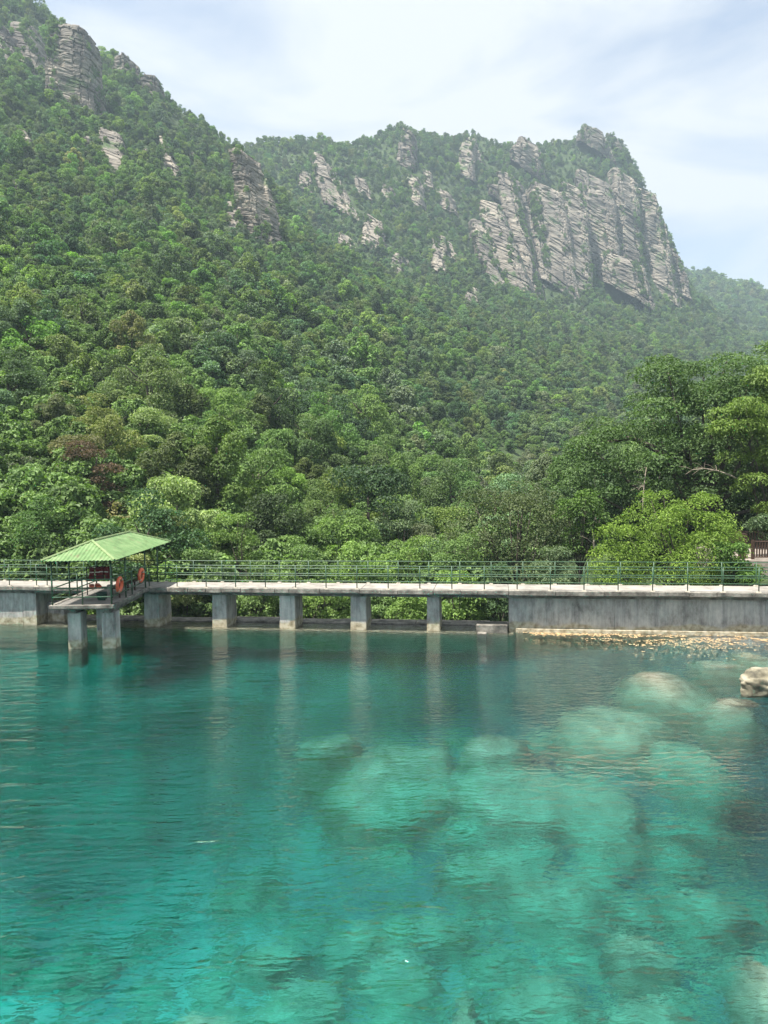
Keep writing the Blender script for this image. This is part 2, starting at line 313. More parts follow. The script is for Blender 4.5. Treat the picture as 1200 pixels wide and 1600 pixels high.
def base_h(x, y):
    sh = np.shape(x); x = np.ravel(x); y = np.ravel(y); n = len(ctrl); out = np.zeros(len(x))
    for i in range(0, len(x), 20000):
        P = np.stack([x[i:i + 20000], y[i:i + 20000]], 1)
        d = np.linalg.norm(P[:, None] - ctrl[None, :, :2], axis=2) / SC
        out[i:i + 20000] = -d @ cw[:n] + cw[n] + (P / SC) @ cw[n + 1:]
    return out.reshape(sh)
def rough_h(x, y):
    dist = np.hypot(x, y)
    a = np.clip((dist - 50) / 260, 0, 1)
    return a * (11.0 * fbm(x / 60 + 0.45 * y / 60, y / 130, 3, 4) + 2.0 * fbm(x / 14, y / 14, 9, 3)) + np.clip((dist - 38) / 30, 0, 1) * 0.8 * fbm(x / 9, y / 9, 5, 3)
GX0, GX1, GY0, GY1, GS = -340, 700, 20, 1240, 4.0
gx = np.arange(GX0, GX1 + 1, GS); gy = np.arange(GY0, GY1 + 1, GS)
GXX, GYY = np.meshgrid(gx, gy)
GH = base_h(GXX, GYY) + rough_h(GXX, GYY)
def height(x, y):
    u = np.clip((np.asarray(x, float) - GX0) / GS, 0, len(gx) - 1.001); v = np.clip((np.asarray(y, float) - GY0) / GS, 0, len(gy) - 1.001)
    i = u.astype(int); j = v.astype(int); fu = u - i; fv = v - j
    return GH[j, i] * (1 - fu) * (1 - fv) + GH[j, i + 1] * fu * (1 - fv) + GH[j + 1, i] * (1 - fu) * fv + GH[j + 1, i + 1] * fu * fv
def hit(px, py, lift=0.0, y0=38.0):        # where a sight line meets the terrain
    v = ray(px, py); v = v / v[1]; Ys = y0 * np.exp(np.linspace(0, math.log(1200 / y0), 1500))
    P = np.array([0, 0, EYE]) + Ys[:, None] * v
    ok = np.nonzero(P[:, 2] < height(P[:, 0], P[:, 1]) + lift)[0]
    return P[ok[0]] if len(ok) else None

# bridge frame: s along the bridge to the right, t away from the camera, z above the water
B0 = np.array([-17.6, 35.8]); _u = np.array([32.1, -4.7]); BU = _u / np.linalg.norm(_u); BN = np.array([-BU[1], BU[0]])
def B(s, t, z): p = B0 + BU * s + BN * t; return (p[0], p[1], z)
def s_of_px(px, t=0.0, z=1.86):
    lo, hi = -20.0, 60.0
    for _ in range(50):
        m = (lo + hi) / 2
        if proj([B(m, t, z)])[0][0] < px: lo = m
        else: hi = m
    return lo

# cut the hillside off at the dam: only ground behind the bridge
jj = [j for j in range(len(gy)) if gy[j] >= 20]
idx = np.arange(len(gx) * len(gy)).reshape(len(gy), len(gx))
Q = np.stack([idx[:-1, :-1], idx[:-1, 1:], idx[1:, 1:], idx[1:, :-1]], -1).reshape(-1, 4)
TV = np.stack([GXX, GYY, GH], -1).reshape(-1, 3)
cen = TV[Q].mean(1)
tt = (cen[:, :2] - B0) @ BN; ss = (cen[:, :2] - B0) @ BU
az = np.abs(cen[:, 0]) / np.maximum(cen[:, 1], 1)
keep = (tt > 3.4) & ((az < 0.95) | (cen[:, 1] < 120))
Q = Q[keep]
used = np.unique(Q); remap = -np.ones(len(TV), int); remap[used] = np.arange(len(used))
mountain = link('mountain', mesh_np('mountain', TV[used], remap[Q], smooth=True), M['soil'])
tag(mountain, 'steep forested mountainside rising behind the footbridge', kind='structure')
g_ = MB(); g_.poly([(-4000, -4000, -12), (4000, -4000, -12), (4000, 4000, -12), (-4000, 4000, -12)], [(0, 1, 2, 3)])
tag(g_.build('ground', M['soil']), 'forest floor of the valley', kind='structure')
# ------------------------------------------------------------------ rock cliffs and crags
rng = np.random.default_rng(7)
def rock_mesh(name, Bp, Tp, wb, wt, depth, seed, dip=22, layer=3.0, nth=72, nv=70, amp=1.0):
    """crag along the axis Bp -> Tp, widths wb (foot) and wt (top), stepped along dipping strata"""
    r = np.random.default_rng(seed)
    Bp = np.array(Bp); Tp = np.array(Tp); ax = Tp - Bp; H = np.linalg.norm(ax)
    th = np.linspace(0, 2 * np.pi, nth, endpoint=False); v = np.linspace(0, 1, nv)
    TH, VV = np.meshgrid(th, v)
    w = (wb + (wt - wb) * VV) / 2
    cap = np.where(VV > 0.95, np.sqrt(np.clip(1 - ((VV - 0.95) / 0.05) ** 2, 0, 1)), 1.0) * 0.92 + 0.08
    cap = cap * (1 - 0.25 * np.clip((VV - 0.75) / 0.25, 0, 1) * (np.sin(TH * 2 + seed) + 1) * 0.5)
    e = 0.38; yaw = rad(r.uniform(-38, 12))
    cx = np.sign(np.cos(TH)) * np.abs(np.cos(TH)) ** e; cyv = np.sign(np.sin(TH)) * np.abs(np.sin(TH)) ** e
    X = w * cx * cap * 0.9; Y = (depth / 2) * cyv * cap
    X, Y = X * math.cos(yaw) - Y * math.sin(yaw), X * math.sin(yaw) + Y * math.cos(yaw)
    C = Bp + ax * VV[..., None]
    P = np.stack([C[..., 0] + X, C[..., 1] + Y, C[..., 2]], -1)
    P[..., 2] -= X * math.tan(rad(dip * .95)) * np.clip(1 - VV * .25, 0, 1)
    nx, ny = np.cos(TH) * depth, np.sin(TH) * wb
    nrm = np.stack([nx * math.cos(yaw) - ny * math.sin(yaw), nx * math.sin(yaw) + ny * math.cos(yaw), np.zeros_like(cx)], -1); nrm /= np.linalg.norm(nrm, axis=2, keepdims=True) + 1e-9
    q = P[..., 2] * math.cos(rad(dip)) + P[..., 0] * math.sin(rad(dip)) + 0.6 * layer * fbm(P[..., 0] / 18 + seed, P[..., 2] / 30, seed, 3)
    q = q / layer; k = np.floor(q).astype(int); f = q - k
    step = r.uniform(-1, 1, 4000)[(k + 2000) % 4000]; thin = r.uniform(0, 1, 4000)[(k * 7 + 2000) % 4000]
    led = np.where(f < 0.24, -1.3 * thin ** 2, 0.35 * f)
    g = (P[..., 0] + 0.35 * P[..., 1]) / (layer * 2.0) + 0.4 * fbm(P[..., 2] / 9, P[..., 0] / 30, seed + 5, 2) + 0.5 * step
    kc = np.floor(g).astype(int); gf = g - kc
    jo = r.uniform(-1, 1, 4000)[(kc * 13 + k * 3 + 2000) % 4000]
    g2 = (P[..., 0] + 0.3 * P[..., 1]) / (layer * 3.3) + 0.8 * fbm(P[..., 2] / 40, P[..., 0] / 60, seed + 6, 2); col_ = r.uniform(-1, 1, 4000)[(np.floor(g2).astype(int) + 1700) % 4000]
    d = amp * layer * (0.20 * step + 0.62 * led + 0.30 * jo + 0.75 * col_ - 0.6 * (gf < 0.12) + 0.45 * fbm(P[..., 0] / (wb * .5) + 3.1 * seed, P[..., 2] / (wb * .6), seed + 9, 3))
    P = P + nrm * d[..., None] + np.stack([np.zeros_like(d), np.zeros_like(d), 0.18 * layer * jo], -1)
    P += r.normal(0, 0.035 * layer, P.shape)
    V = P.reshape(-1, 3); i = np.arange(nth * nv).reshape(nv, nth); j = np.roll(i, -1, axis=1)
    Qd = np.stack([i[:-1], j[:-1], j[1:], i[1:]], -1).reshape(-1, 4)
    top = np.array([[i[-1, 0]] * 2 + [0, 0]])
    V = np.vstack([V, P[-1].mean(0)[None] + [0, 0, 0.15 * layer]]); t = len(V) - 1
    Qc = np.stack([i[-1], j[-1], np.full(nth, t), np.full(nth, t)], -1)
    tri = np.vstack([Qd[:, [0, 1, 2]], Qd[:, [0, 2, 3]], Qc[:, :3]])
    rec = np.concatenate([(0.75 * col_ + 0.5 * led).ravel(), [0]])
    return V, tri, rec
# (foot x, foot y, top x, top y, foot width px, top width px, depth factor, label)
CR = [
 (842,478,797,272,46,22,1.0,'tall leaning buttress of pale layered rock at the cliff foot on its left edge'),
 (812,455,768,318,54,34,0.8,'broad dark layered rock face left of the tallest leaning buttress'),
 (776,448,742,345,26,16,1.0,'narrow broken rock rib low on the far left of the great cliff'),
 (872,445,850,292,58,48,0.8,'bright cream rock face in the middle of the great cliff'),
 (905,452,893,290,44,40,0.8,'grey layered rock column beside the bright cream face'),
 (940,420,930,276,56,52,0.8,'wide finely layered rock wall in the upper right of the great cliff'),
 (985,425,975,268,44,36,0.8,'purplish rock wall near the right edge of the great cliff'),
 (985,468,972,408,78,60,0.9,'rounded rock bluff standing alone at the foot of the great cliff'),
 (1040,462,1008,300,46,34,0.9,'shaded right-hand flank of the great cliff'),
 (1066,460,1050,390,26,18,0.9,'small rock rib at the right foot of the great cliff'),
 (932,240,925,206,66,44,0.8,'flat-topped summit crag above the great cliff'),
 (962,232,955,212,26,20,0.8,'small summit knob at the right end of the skyline'),
 (822,268,830,226,66,36,0.8,'dark crag on the ridge left of the summit'),
 (728,276,738,218,30,14,0.9,'thin jagged crag on the skyline beside the pine'),
 (752,262,750,238,18,12,0.9,'small square block below the skyline crag'),
 (540,332,500,246,64,34,0.8,'dark slanting rock band below the central summit'),
 (586,392,585,342,40,28,1.0,'pale blocky outcrop with an overhang at the slope break'),
 (548,402,538,368,40,22,1.0,'rough pale rocks left of the blocky outcrop'),
 (655,332,648,276,26,18,0.9,'narrow grey crag below the round central peak'),
 (640,262,640,204,34,18,0.8,'rocky crown on the right of the round central peak'),
 (690,425,684,366,26,18,0.9,'loose pale rocks in the gully right of centre'),
 (622,428,628,398,26,16,0.9,'low pale ledge under the blocky outcrop'),
 (736,490,742,450,30,12,0.7,'pale scree scar at the foot of the left gully'),
 (412,378,382,238,62,20,0.9,'long stepped rock rib running down the left spur'),
 (372,372,368,318,34,22,0.9,'small cliffs beneath the stepped rib on the left spur'),
 (452,380,440,345,20,12,0.9,'little pale rock at the end of the left spur'),
 (114,178,112,46,96,60,0.8,'large twin-faced crag high on the left skyline'),
 (46,116,40,40,60,44,0.9,'grey crag left of the large twin-faced crag'),
 (8,108,-4,38,54,34,0.9,'pale crag cut by the left edge of the picture'),
 (66,12,60,-12,30,20,0.9,'pale summit rock at the top left corner'),
 (184,282,172,206,44,34,1.0,'overhanging block below the large left crag'),
 (208,278,205,258,14,10,1.0,'small pale stone right of the overhanging block'),
 (272,276,256,216,30,8,1.0,'pointed pale pinnacle in the trees on the left slope'),
 (198,128,196,90,32,24,1.0,'squat brown rock on the left skyline'),
 (238,152,236,122,28,20,1.0,'small rock further down the left skyline'),
 (46,246,36,206,30,16,1.0,'pale slab in scrub at the far left'),
 (352,228,348,190,28,14,1.0,'small rock where the left ridge meets the saddle'),
 (120,235,140,215,18,14,1.0,'low stones beside the overhanging block'),
 (302,250,298,228,16,10,1.0,'small grey rock right of the pointed pinnacle'),(335,282,330,262,20,12,1.0,'low rock between pinnacle and stepped rib'),(228,246,224,232,14,10,1.0,'tiny pale rock left of the pointed pinnacle'),
 (575,312,566,282,34,20,0.9,'grey band right of the dark slanting rock'),(612,318,606,290,24,16,0.9,'broken rock under the round central peak'),(700,330,694,300,28,16,0.9,'grey ribs left of the great cliff'),(776,312,770,288,26,14,0.9,'small crag above the leaning buttress'),
 (480,300,474,268,24,14,0.9,'rock rib at the left of the slanting band'),(20,300,14,272,24,14,1.0,'grey rock in scrub low at the far left'),(90,215,84,196,22,12,1.0,'grey ledge beneath the large left crag'),(710,412,704,380,22,12,0.9,'pale rib in the gully beside the great cliff'),(672,300,668,268,20,12,0.9,'thin grey rib right of the central peak'),
]
crag_xy = []; ledge = []
for i, (bx, by, tx, ty, wb, wt, df, lab) in enumerate(CR):
    far = bx > 455
    y0 = 400 if far else 100
    b = hit(bx, by, 0, y0); t = hit(tx, ty + 3, 0, y0)
    if b is None: continue
    if t is None or t[1] - b[1] > 140:
        t = at(tx, ty, b[1] + 0.35 * (by - ty) / F * b[1])
    ty_ = b[1] + 0.62 * (t[1] - b[1]); t2 = at(tx, ty, ty_)
    sc = b[1] / F
    if i < 10: wb, wt = wb * 1.22, wt * 1.3
    W0, W1 = wb * sc, wt * sc
    b = b + np.array([0, W0 * 0.22, -0.06 * (t2[2] - b[2])]); t2 = t2 + np.array([0, W1 * 0.2, 0])
    layer = np.clip(5.4 * sc, 1.2, 2.9)
    Hh = np.linalg.norm(t2 - b)
    nv = int(np.clip(Hh / (layer * 0.2), 40, 230)); nth = int(np.clip(3.2 * W0 / (layer * 0.28), 60, 200))
    V, tri, rec = rock_mesh('rock_crag', b, t2, W0, W1, W0 * df, 11 + i, dip=36 if far else 20, layer=layer, nth=nth, nv=nv, amp=0.8)
    o = link('rock_crag', mesh_np('rock_crag', V, tri), M['rock'], mountain); o['label'] = lab
    crag_xy.append((b, t2, W0, W1))
    n = int(Hh * (W0 + W1) * 0.5 / 17) + 4
    ok = V[:, 1] < np.interp(V[:, 2], [b[2], t2[2]], [b[1], t2[1]]); fr = V[ok]; rc = rec[ok]
    if len(fr):
        cand = rng.integers(0, len(fr), n * 3); cand = cand[np.argsort(rc[cand] + rng.normal(0, .25, len(cand)))][:n]; ledge.append(fr[cand])
ledge = np.vstack(ledge)

# ------------------------------------------------------------------ foliage
def leaf_mesh(name, P, N, size, rng, aspect=0.6, bright=None, droop=0.0):
    n = len(P)
    N = N / (np.linalg.norm(N, axis=1, keepdims=True) + 1e-9)
    t = rng.normal(size=(n, 3)); t[:, 2] -= droop; t -= N * (t * N).sum(1, keepdims=True); t /= np.linalg.norm(t, axis=1, keepdims=True) + 1e-9
    b = np.cross(N, t); s = size * rng.uniform(0.65, 1.35, n)[:, None]
    V = np.empty((n, 4, 3)); V[:, 0] = P - t * s * 0.5; V[:, 2] = P + t * s * 0.5 - N * s * 0.10
    m = P + t * s * rng.uniform(-0.1, 0.1, n)[:, None] + N * s * 0.12
    V[:, 1] = m + b * s * aspect * 0.5; V[:, 3] = m - b * s * aspect * 0.5
    tint = np.clip(rng.normal(0.48, 0.17, n) + (0 if bright is None else bright), 0, 1)
    me = mesh_np(name, V.reshape(-1, 3), np.arange(4 * n).reshape(-1, 4), attrs=[('tint', 'FLOAT', 'FACE', tint)])
    me.materials.append(M['leaf']); return me
def crown(name, clumps, n, size, seed, aspect=0.6, up=0.55, jit=0.55, droop=0.0, shell=(0.55, 1.08), low=-0.55):
    r = np.random.default_rng(seed); C = np.array(clumps, float); area = C[:, 3] * C[:, 4] + C[:, 4] * C[:, 5]
    k = r.choice(len(C), n, p=area / area.sum())
    d = r.normal(size=(n, 3)); d /= np.linalg.norm(d, axis=1, keepdims=True)
    bad = d[:, 2] < low; d[bad, 2] *= -1
    rr = r.uniform(0, 1, n) ** 0.5 * (shell[1] - shell[0]) + shell[0]
    # sub-clumping: leaves gather in sprays
    sp = np.sin(d[:, 0] * 9 + C[k, 0] * 7) * np.sin(d[:, 1] * 9 + C[k, 1] * 5) * np.sin(d[:, 2] * 9 + C[k, 2] * 3)
    rr *= 1 + 0.16 * sp
    P = C[k, :3] + d * rr[:, None] * C[k, 3:6]
    N = d * (1 - up) + np.array([0, 0, up]) + r.normal(0, jit, (n, 3)) * 0.7
    cb = r.normal(0, 0.10, len(C))[k] + 0.10 * sp
    return leaf_mesh(name, P, N, size, r, aspect, cb, droop)
def auto_clumps(R, H, K, seed, flat=0.7, pads=False):
    r = np.random.default_rng(seed); out = []
    for i in range(K):
        z = r.uniform(0.10, 1.0); a = r.uniform(0, 2 * np.pi)
        prof = math.sqrt(max(0.0, 1 - ((z - 0.42) / 0.62) ** 2))
        q = R * prof * math.sqrt(r.uniform(0.1, 1)) * 0.85
        cr = R * r.uniform(0.20, 0.38) * (1.15 - 0.3 * z)
        out.append((q * math.cos(a), q * math.sin(a), H * z - cr * 0.4, cr, cr, cr * (flat if not pads else 0.38)))
    return out
def trunk_mesh(name, H, R, seed, r0=0.16, limbs=5):
    r = random.Random(seed); mb = MB()
    pts = [(0, 0, -0.8)]; x = y = 0
    for i in range(1, 6):
        x += r.uniform(-.12, .12); y += r.uniform(-.12, .12); pts.append((x, y, H * 0.8 * i / 5))
    mb.tube(pts, [r0 * (1 - 0.14 * i) for i in range(6)], 7)
    for i in range(limbs):
        k = r.randint(1, 4); a = r.uniform(0, 6.28); p = Vector(pts[k]); ln = R * r.uniform(.3, .55)
        q = p + Vector((math.cos(a) * ln, math.sin(a) * ln, ln * r.uniform(.3, .7))); m_ = (p + q) / 2 + Vector((0, 0, -0.1 * ln))
        mb.tube([p, m_, q], [r0 * .5, r0 * .35, r0 * .12], 5)
    me = mb.mesh(name, smooth=True); me.materials.append(M['bark']); return me
# kinds of tree: (radius, height, clumps, flat, pads, droop)
KIND = [(2.6, 5.4, 26, .75, False, 0.2), (3.0, 5.6, 30, .65, False, 0.5), (2.3, 6.2, 24, .9, False, 0.0), (3.3, 5.6, 26, .6, True, 0.3), (2.2, 4.4, 20, .8, False, 0.6), (2.8, 6.4, 30, .7, False, 0.4)]
near_m, mid_m, far_m, trunk_m = [], [], [], []
for k, (R, H, K, fl, pads, dr) in enumerate(KIND):
    cl = auto_clumps(R, H, K, 100 + k, fl, pads)
    near_m.append(crown('crown', cl, 11500, 0.165, 200 + k, 0.55, 0.36, 0.55, dr, (.66, 1.08)))
    mid_m.append(crown('crown', cl, 6500, 0.23, 300 + k, 0.55, 0.36, 0.55, dr, (.66, 1.08)))
    far_m.append(crown('crown', cl, 2400, 0.40, 400 + k, 0.6, 0.36, 0.55, dr, (.66, 1.08)))
    trunk_m.append(trunk_mesh('trunk', H, R, 500 + k))
# palettes: (name, base colour)
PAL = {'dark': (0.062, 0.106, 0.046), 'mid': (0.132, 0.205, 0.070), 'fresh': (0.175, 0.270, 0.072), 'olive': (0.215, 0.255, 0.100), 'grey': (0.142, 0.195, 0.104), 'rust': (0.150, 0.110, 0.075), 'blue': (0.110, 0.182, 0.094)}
PNAME = {'dark': 'dark green', 'mid': 'mid-green', 'fresh': 'bright fresh-green', 'olive': 'pale olive', 'grey': 'grey-green', 'rust': 'rust-brown', 'blue': 'blue-green'}
def pick_pal(px, py, r):
    def ch(**w):
        k = list(w); p = np.array([w[a] for a in k], float); return k[int(r.choice(len(k), p=p / p.sum()))]
    if px < 90 and 560 < py < 800: return ch(dark=4, grey=4, mid=1)
    if 90 < px < 260 and 540 < py < 800: return ch(olive=5, grey=1, mid=1, dark=.6)
    if px < 300 and py > 780: return ch(olive=3, mid=2, dark=1)
    if 300 < px < 640 and py > 680: return ch(mid=4, fresh=2.2, dark=1)
    if px > 640 and py > 680: return ch(grey=2.5, mid=3, fresh=1.2)
    if py > 480: return ch(mid=4, dark=1.2, grey=2.4, fresh=1.3, blue=2, olive=.25)
    return ch(mid=4, dark=.8, grey=1.7, fresh=1.2, blue=2.5, olive=.2)

# scatter over the hillside, thinner with distance
def scatter():
    r = np.random.default_rng(21); pts = []
    for (ya, yb, sp) in ((39, 100, 3.6), (100, 180, 3.3), (180, 340, 3.3), (340, 760, 3.8), (760, 1180, 6.5)):
        n = int((yb - ya) / sp); 
        for y in np.linspace(ya, yb, n, endpoint=False):
            xm = 0.62 * y + 8; m = int(2 * xm / sp)
            x = np.linspace(-xm, xm, m) + r.uniform(-.42, .42, m) * sp; yy = y + r.uniform(-.42, .42, m) * sp
            pts.append(np.stack([x, yy], 1))
    P = np.vstack(pts); z = height(P[:, 0], P[:, 1]); P = np.column_stack([P, z])
    t = (P[:, :2] - B0) @ BN; s = (P[:, :2] - B0) @ BU
    P = P[(t > 4.2)]
    # the right bank is planted by hand
    P = P[~((P[:, 0] > 5.5) & (P[:, 1] < 66) & (P[:, 0] < 45))]
    P = P[~((P[:, 1] < 46) & (P[:, 0] > -9))]
    for (b, tp, w0, w1) in crag_xy:
        f = np.clip((P[:, 2] - b[2]) / max(tp[2] - b[2], 1), -0.1, 1.1); cx = b[0] + (tp[0] - b[0]) * f; cyy = b[1] + (tp[1] - b[1]) * f
        ww = (w0 + (w1 - w0) * f) * 0.5
        inside = (np.abs(P[:, 0] - cx) < ww * 0.95) & (P[:, 1] < cyy + ww * .6) & (P[:, 1] > cyy - ww * 1.3) & (f > 0.02) & (f < 1.02)
        P = P[~inside]
    # drop what the ground hides
    az = P[:, 0] / P[:, 1]; el = (P[:, 2] + 5 - EYE) / P[:, 1]; o = np.argsort(P[:, 1]); nb = 260
    b = np.clip(((az + 0.72) / 1.44 * nb).astype(int), 0, nb - 1); mx = np.full(nb, -9.0); keep = np.zeros(len(P), bool)
    for i in o:
        k = b[i]; keep[i] = el[i] > mx[k] - 6.0 / P[i, 1]
        mx[k] = max(mx[k], (P[i, 2] - 1.0 - EYE) / P[i, 1])
    return P[keep]
TP = scatter()
r = np.random.default_rng(33)
n = len(TP); dist = np.hypot(TP[:, 0], TP[:, 1])
scl = np.clip(r.lognormal(-0.08, 0.30, n), 0.45, 1.5) * np.interp(dist, [40, 65, 110, 170, 300, 700, 760, 1000], [1.0, 1.05, 0.92, 0.80, 0.80, 0.80, 1.35, 1.5])
gap = fbm(TP[:, 0] / 22, TP[:, 1] / 22, 77, 3); scl *= np.clip(1 + 0.45 * gap, 0.55, 1.4)
kind = r.integers(0, len(KIND), n); yaw = r.uniform(0, 6.28, n)
px, py, dd = proj(TP + np.array([0, 0, 2.5]))
pal = [pick_pal(px[i], py[i], r) for i in range(n)]
for (qx, qy, nm) in ((290, 610, 'fresh'), (270, 630, 'fresh'), (150, 785, 'rust'), (560, 755, 'fresh'), (600, 790, 'fresh'), (150, 560, 'fresh'), (350, 790, 'fresh'), (380, 805, 'fresh'), (250, 470, 'dark'), (230, 520, 'dark'), (470, 650, 'dark'), (500, 640, 'dark')):
    pal[int(np.argmin((px - qx) ** 2 + (py - qy) ** 2 + np.where(dd < 400, 0, 1e6)))] = nm
pcol = np.array([PAL[p] for p in pal]) * r.uniform(0.75, 1.3, (n, 1)) * r.uniform(0.88, 1.12, (n, 3))
vis = (px > -40) & (px < 1240) & (py > -40) & (py < 960)
siz = np.where(vis, scl / dd, 0)
order = np.argsort(-siz)
NIND = 250
ind = order[:NIND]; rest = order[NIND:]

def place_tree(name, P, k, s, yw, c, lod, rz=1.0):
    root = bpy.data.objects.new(name, None); col.objects.link(root); root.empty_display_size = 0.5
    root.location = Vector(P); root.rotation_euler = (0, 0, yw); root.scale = (s, s, s * rz)
    o = bpy.data.objects.new('crown', (near_m, mid_m, far_m)[lod][k]); col.objects.link(o); o.parent = root; o['leafcol'] = [float(x) for x in c]
    t = bpy.data.objects.new('trunk', trunk_m[k]); col.objects.link(t); t.parent = root
    return root
FORM = ['rounded', 'broad', 'upright', 'layered', 'low bushy', 'tall full']
REG = [  # picture landmarks for the labels
 (0, 110, 800, 1000, 'behind the railing left of the shelter'), (110, 260, 790, 1000, 'just behind the shelter roof'), (260, 450, 800, 1000, 'behind the footbridge over its first piers'),
 (450, 640, 800, 1000, 'behind the middle of the footbridge'), (640, 900, 780, 1000, 'at the valley mouth'), (900, 1300, 780, 1000, 'on the right bank behind the footbridge'),
 (-60, 120, 680, 800, 'at the left edge above the shelter'), (120, 280, 680, 800, 'on the slope above the shelter'), (280, 450, 680, 800, 'low on the slope left of centre'),
 (450, 640, 680, 800, 'low on the slope over mid-bridge'), (640, 900, 680, 780, 'on the lower slope right of centre'),
 (-60, 150, 560, 680, 'half way up the left edge'), (150, 320, 560, 680, 'part way up the slope over the shelter'), (320, 520, 560, 680, 'part way up the slope left of centre'), (520, 900, 500, 680, 'part way up the slope over mid-bridge'),
 (-60, 200, -60, 560, 'high on the left slope'), (200, 900, -60, 560, 'high on the slope left of centre'), (900, 1300, -60, 780, 'beyond the big tree on the right')]
ORD = ['first', 'second', 'third', 'fourth', 'fifth', 'sixth', 'seventh', 'eighth', 'ninth', 'tenth', 'eleventh', 'twelfth']
labelled = []
for q, i in enumerate(ind):
    lod = 0 if q < 70 else (1 if q < 170 else 2)
    root = place_tree('broadleaf_tree', TP[i] - np.array([0, 0, 0.3]), kind[i], scl[i], yaw[i], pcol[i], lod, r.uniform(.85, 1.2))
    reg = next((t for (a, b, c, d, t) in REG if a <= px[i] < b and c <= py[i] < d), 'on the hillside')
    labelled.append((root, PNAME[pal[i]], FORM[kind[i]], reg, px[i]))
def finish_tree_labels():
    from collections import defaultdict
    g = defaultdict(list)
    for it in labelled: g[(it[1], it[2], it[3])].append(it)
    for (c, f, reg), L_ in g.items():
        L_.sort(key=lambda it: it[4])
        for j, it in enumerate(L_):
            lab = f'{c} {f} tree {reg}' + ('' if len(L_) == 1 else f', {ORD[min(j, 11)]} from left')
            tag(it[0], lab, 'tree', 'trees on the lower mountainside')
finish_tree_labels()
# the far wood, one mass
led_s = np.random.default_rng(5)
ur = np.random.default_rng(66); UN = 9000; uy = 40 + 110 * ur.uniform(0, 1, UN) ** 1.2; ux = ur.uniform(-.62, .62, UN) * uy - 2
um = ((np.stack([ux, uy], 1) - B0) @ BN > 4.0) & ~((ux > 5.5) & (uy < 66)) & ~((uy < 44) & (ux > -9)); ux, uy = ux[um], uy[um]
ledge_n = len(ledge); ledge = np.vstack([ledge, np.stack([ux, uy, height(ux, uy) + .7], 1)])      # undergrowth between the trunks
FP = np.vstack([TP[rest] - np.array([0, 0, 0.4]), ledge - np.array([0, 0.3, 0.8])])
fs = np.concatenate([scl[rest], led_s.uniform(0.2, 0.8, len(ledge)) ** 1.3])
fr = np.zeros((len(FP), 3)); fr[:, 2] = led_s.uniform(0, 6.28, len(FP))
fk = np.concatenate([kind[rest], led_s.integers(0, len(KIND), len(ledge))])
fc = np.vstack([pcol[rest], np.array([PAL['mid']] * len(ledge)) * led_s.uniform(.8, 1.4, (len(ledge), 1))])
me = bpy.data.meshes.new('forest'); me.vertices.add(len(FP)); me.vertices.foreach_set('co', FP.astype(np.float32).ravel())
for nm, typ, data in (('rot', 'FLOAT_VECTOR', fr), ('scl', 'FLOAT_VECTOR', np.stack([fs, fs, fs * led_s.uniform(.85, 1.2, len(fs))], 1)), ('leafcol', 'FLOAT_VECTOR', fc), ('kind', 'INT', fk)):
    a = me.attributes.new(nm, typ, 'POINT'); a.data.foreach_set('vector' if typ == 'FLOAT_VECTOR' else 'value', np.ascontiguousarray(data, np.int32 if typ == 'INT' else np.float32).ravel())
me.update()
forest = link('forest', me); tag(forest, 'dense green forest covering the far slopes and ridges', kind='stuff')
ng = bpy.data.node_groups.new('forest', 'GeometryNodeTree')
ng.interface.new_socket('Geometry', in_out='INPUT', socket_type='NodeSocketGeometry'); ng.interface.new_socket('Geometry', in_out='OUTPUT', socket_type='NodeSocketGeometry')
gi = ng.nodes.new('NodeGroupInput'); go = ng.nodes.new('NodeGroupOutput'); iop = ng.nodes.new('GeometryNodeInstanceOnPoints'); jg = ng.nodes.new('GeometryNodeJoinGeometry')
src = {}
for it in labelled:
    for c in it[0].children:
        if c.data in far_m: src.setdefault(far_m.index(c.data), c)
        if c.data in mid_m: pass
for k in range(len(KIND)):
    if k not in src: continue
    oi = ng.nodes.new('GeometryNodeObjectInfo'); oi.transform_space = 'ORIGINAL'; oi.inputs['Object'].default_value = src[k]; oi.inputs['As Instance'].default_value = True
    ng.links.new(oi.outputs['Geometry'], jg.inputs[0])
def gattr(nm, typ):
    a = ng.nodes.new('GeometryNodeInputNamedAttribute'); a.data_type = typ; a.inputs['Name'].default_value = nm; return a.outputs['Attribute']
iop.inputs['Pick Instance'].default_value = True
ng.links.new(gi.outputs[0], iop.inputs['Points']); ng.links.new(jg.outputs[0], iop.inputs['Instance'])
ng.links.new(gattr('kind', 'INT'), iop.inputs['Instance Index']); ng.links.new(gattr('rot', 'FLOAT_VECTOR'), iop.inputs['Rotation']); ng.links.new(gattr('scl', 'FLOAT_VECTOR'), iop.inputs['Scale'])
ng.links.new(iop.outputs[0], go.inputs[0])
forest.modifiers.new('forest', 'NODES').node_group = ng

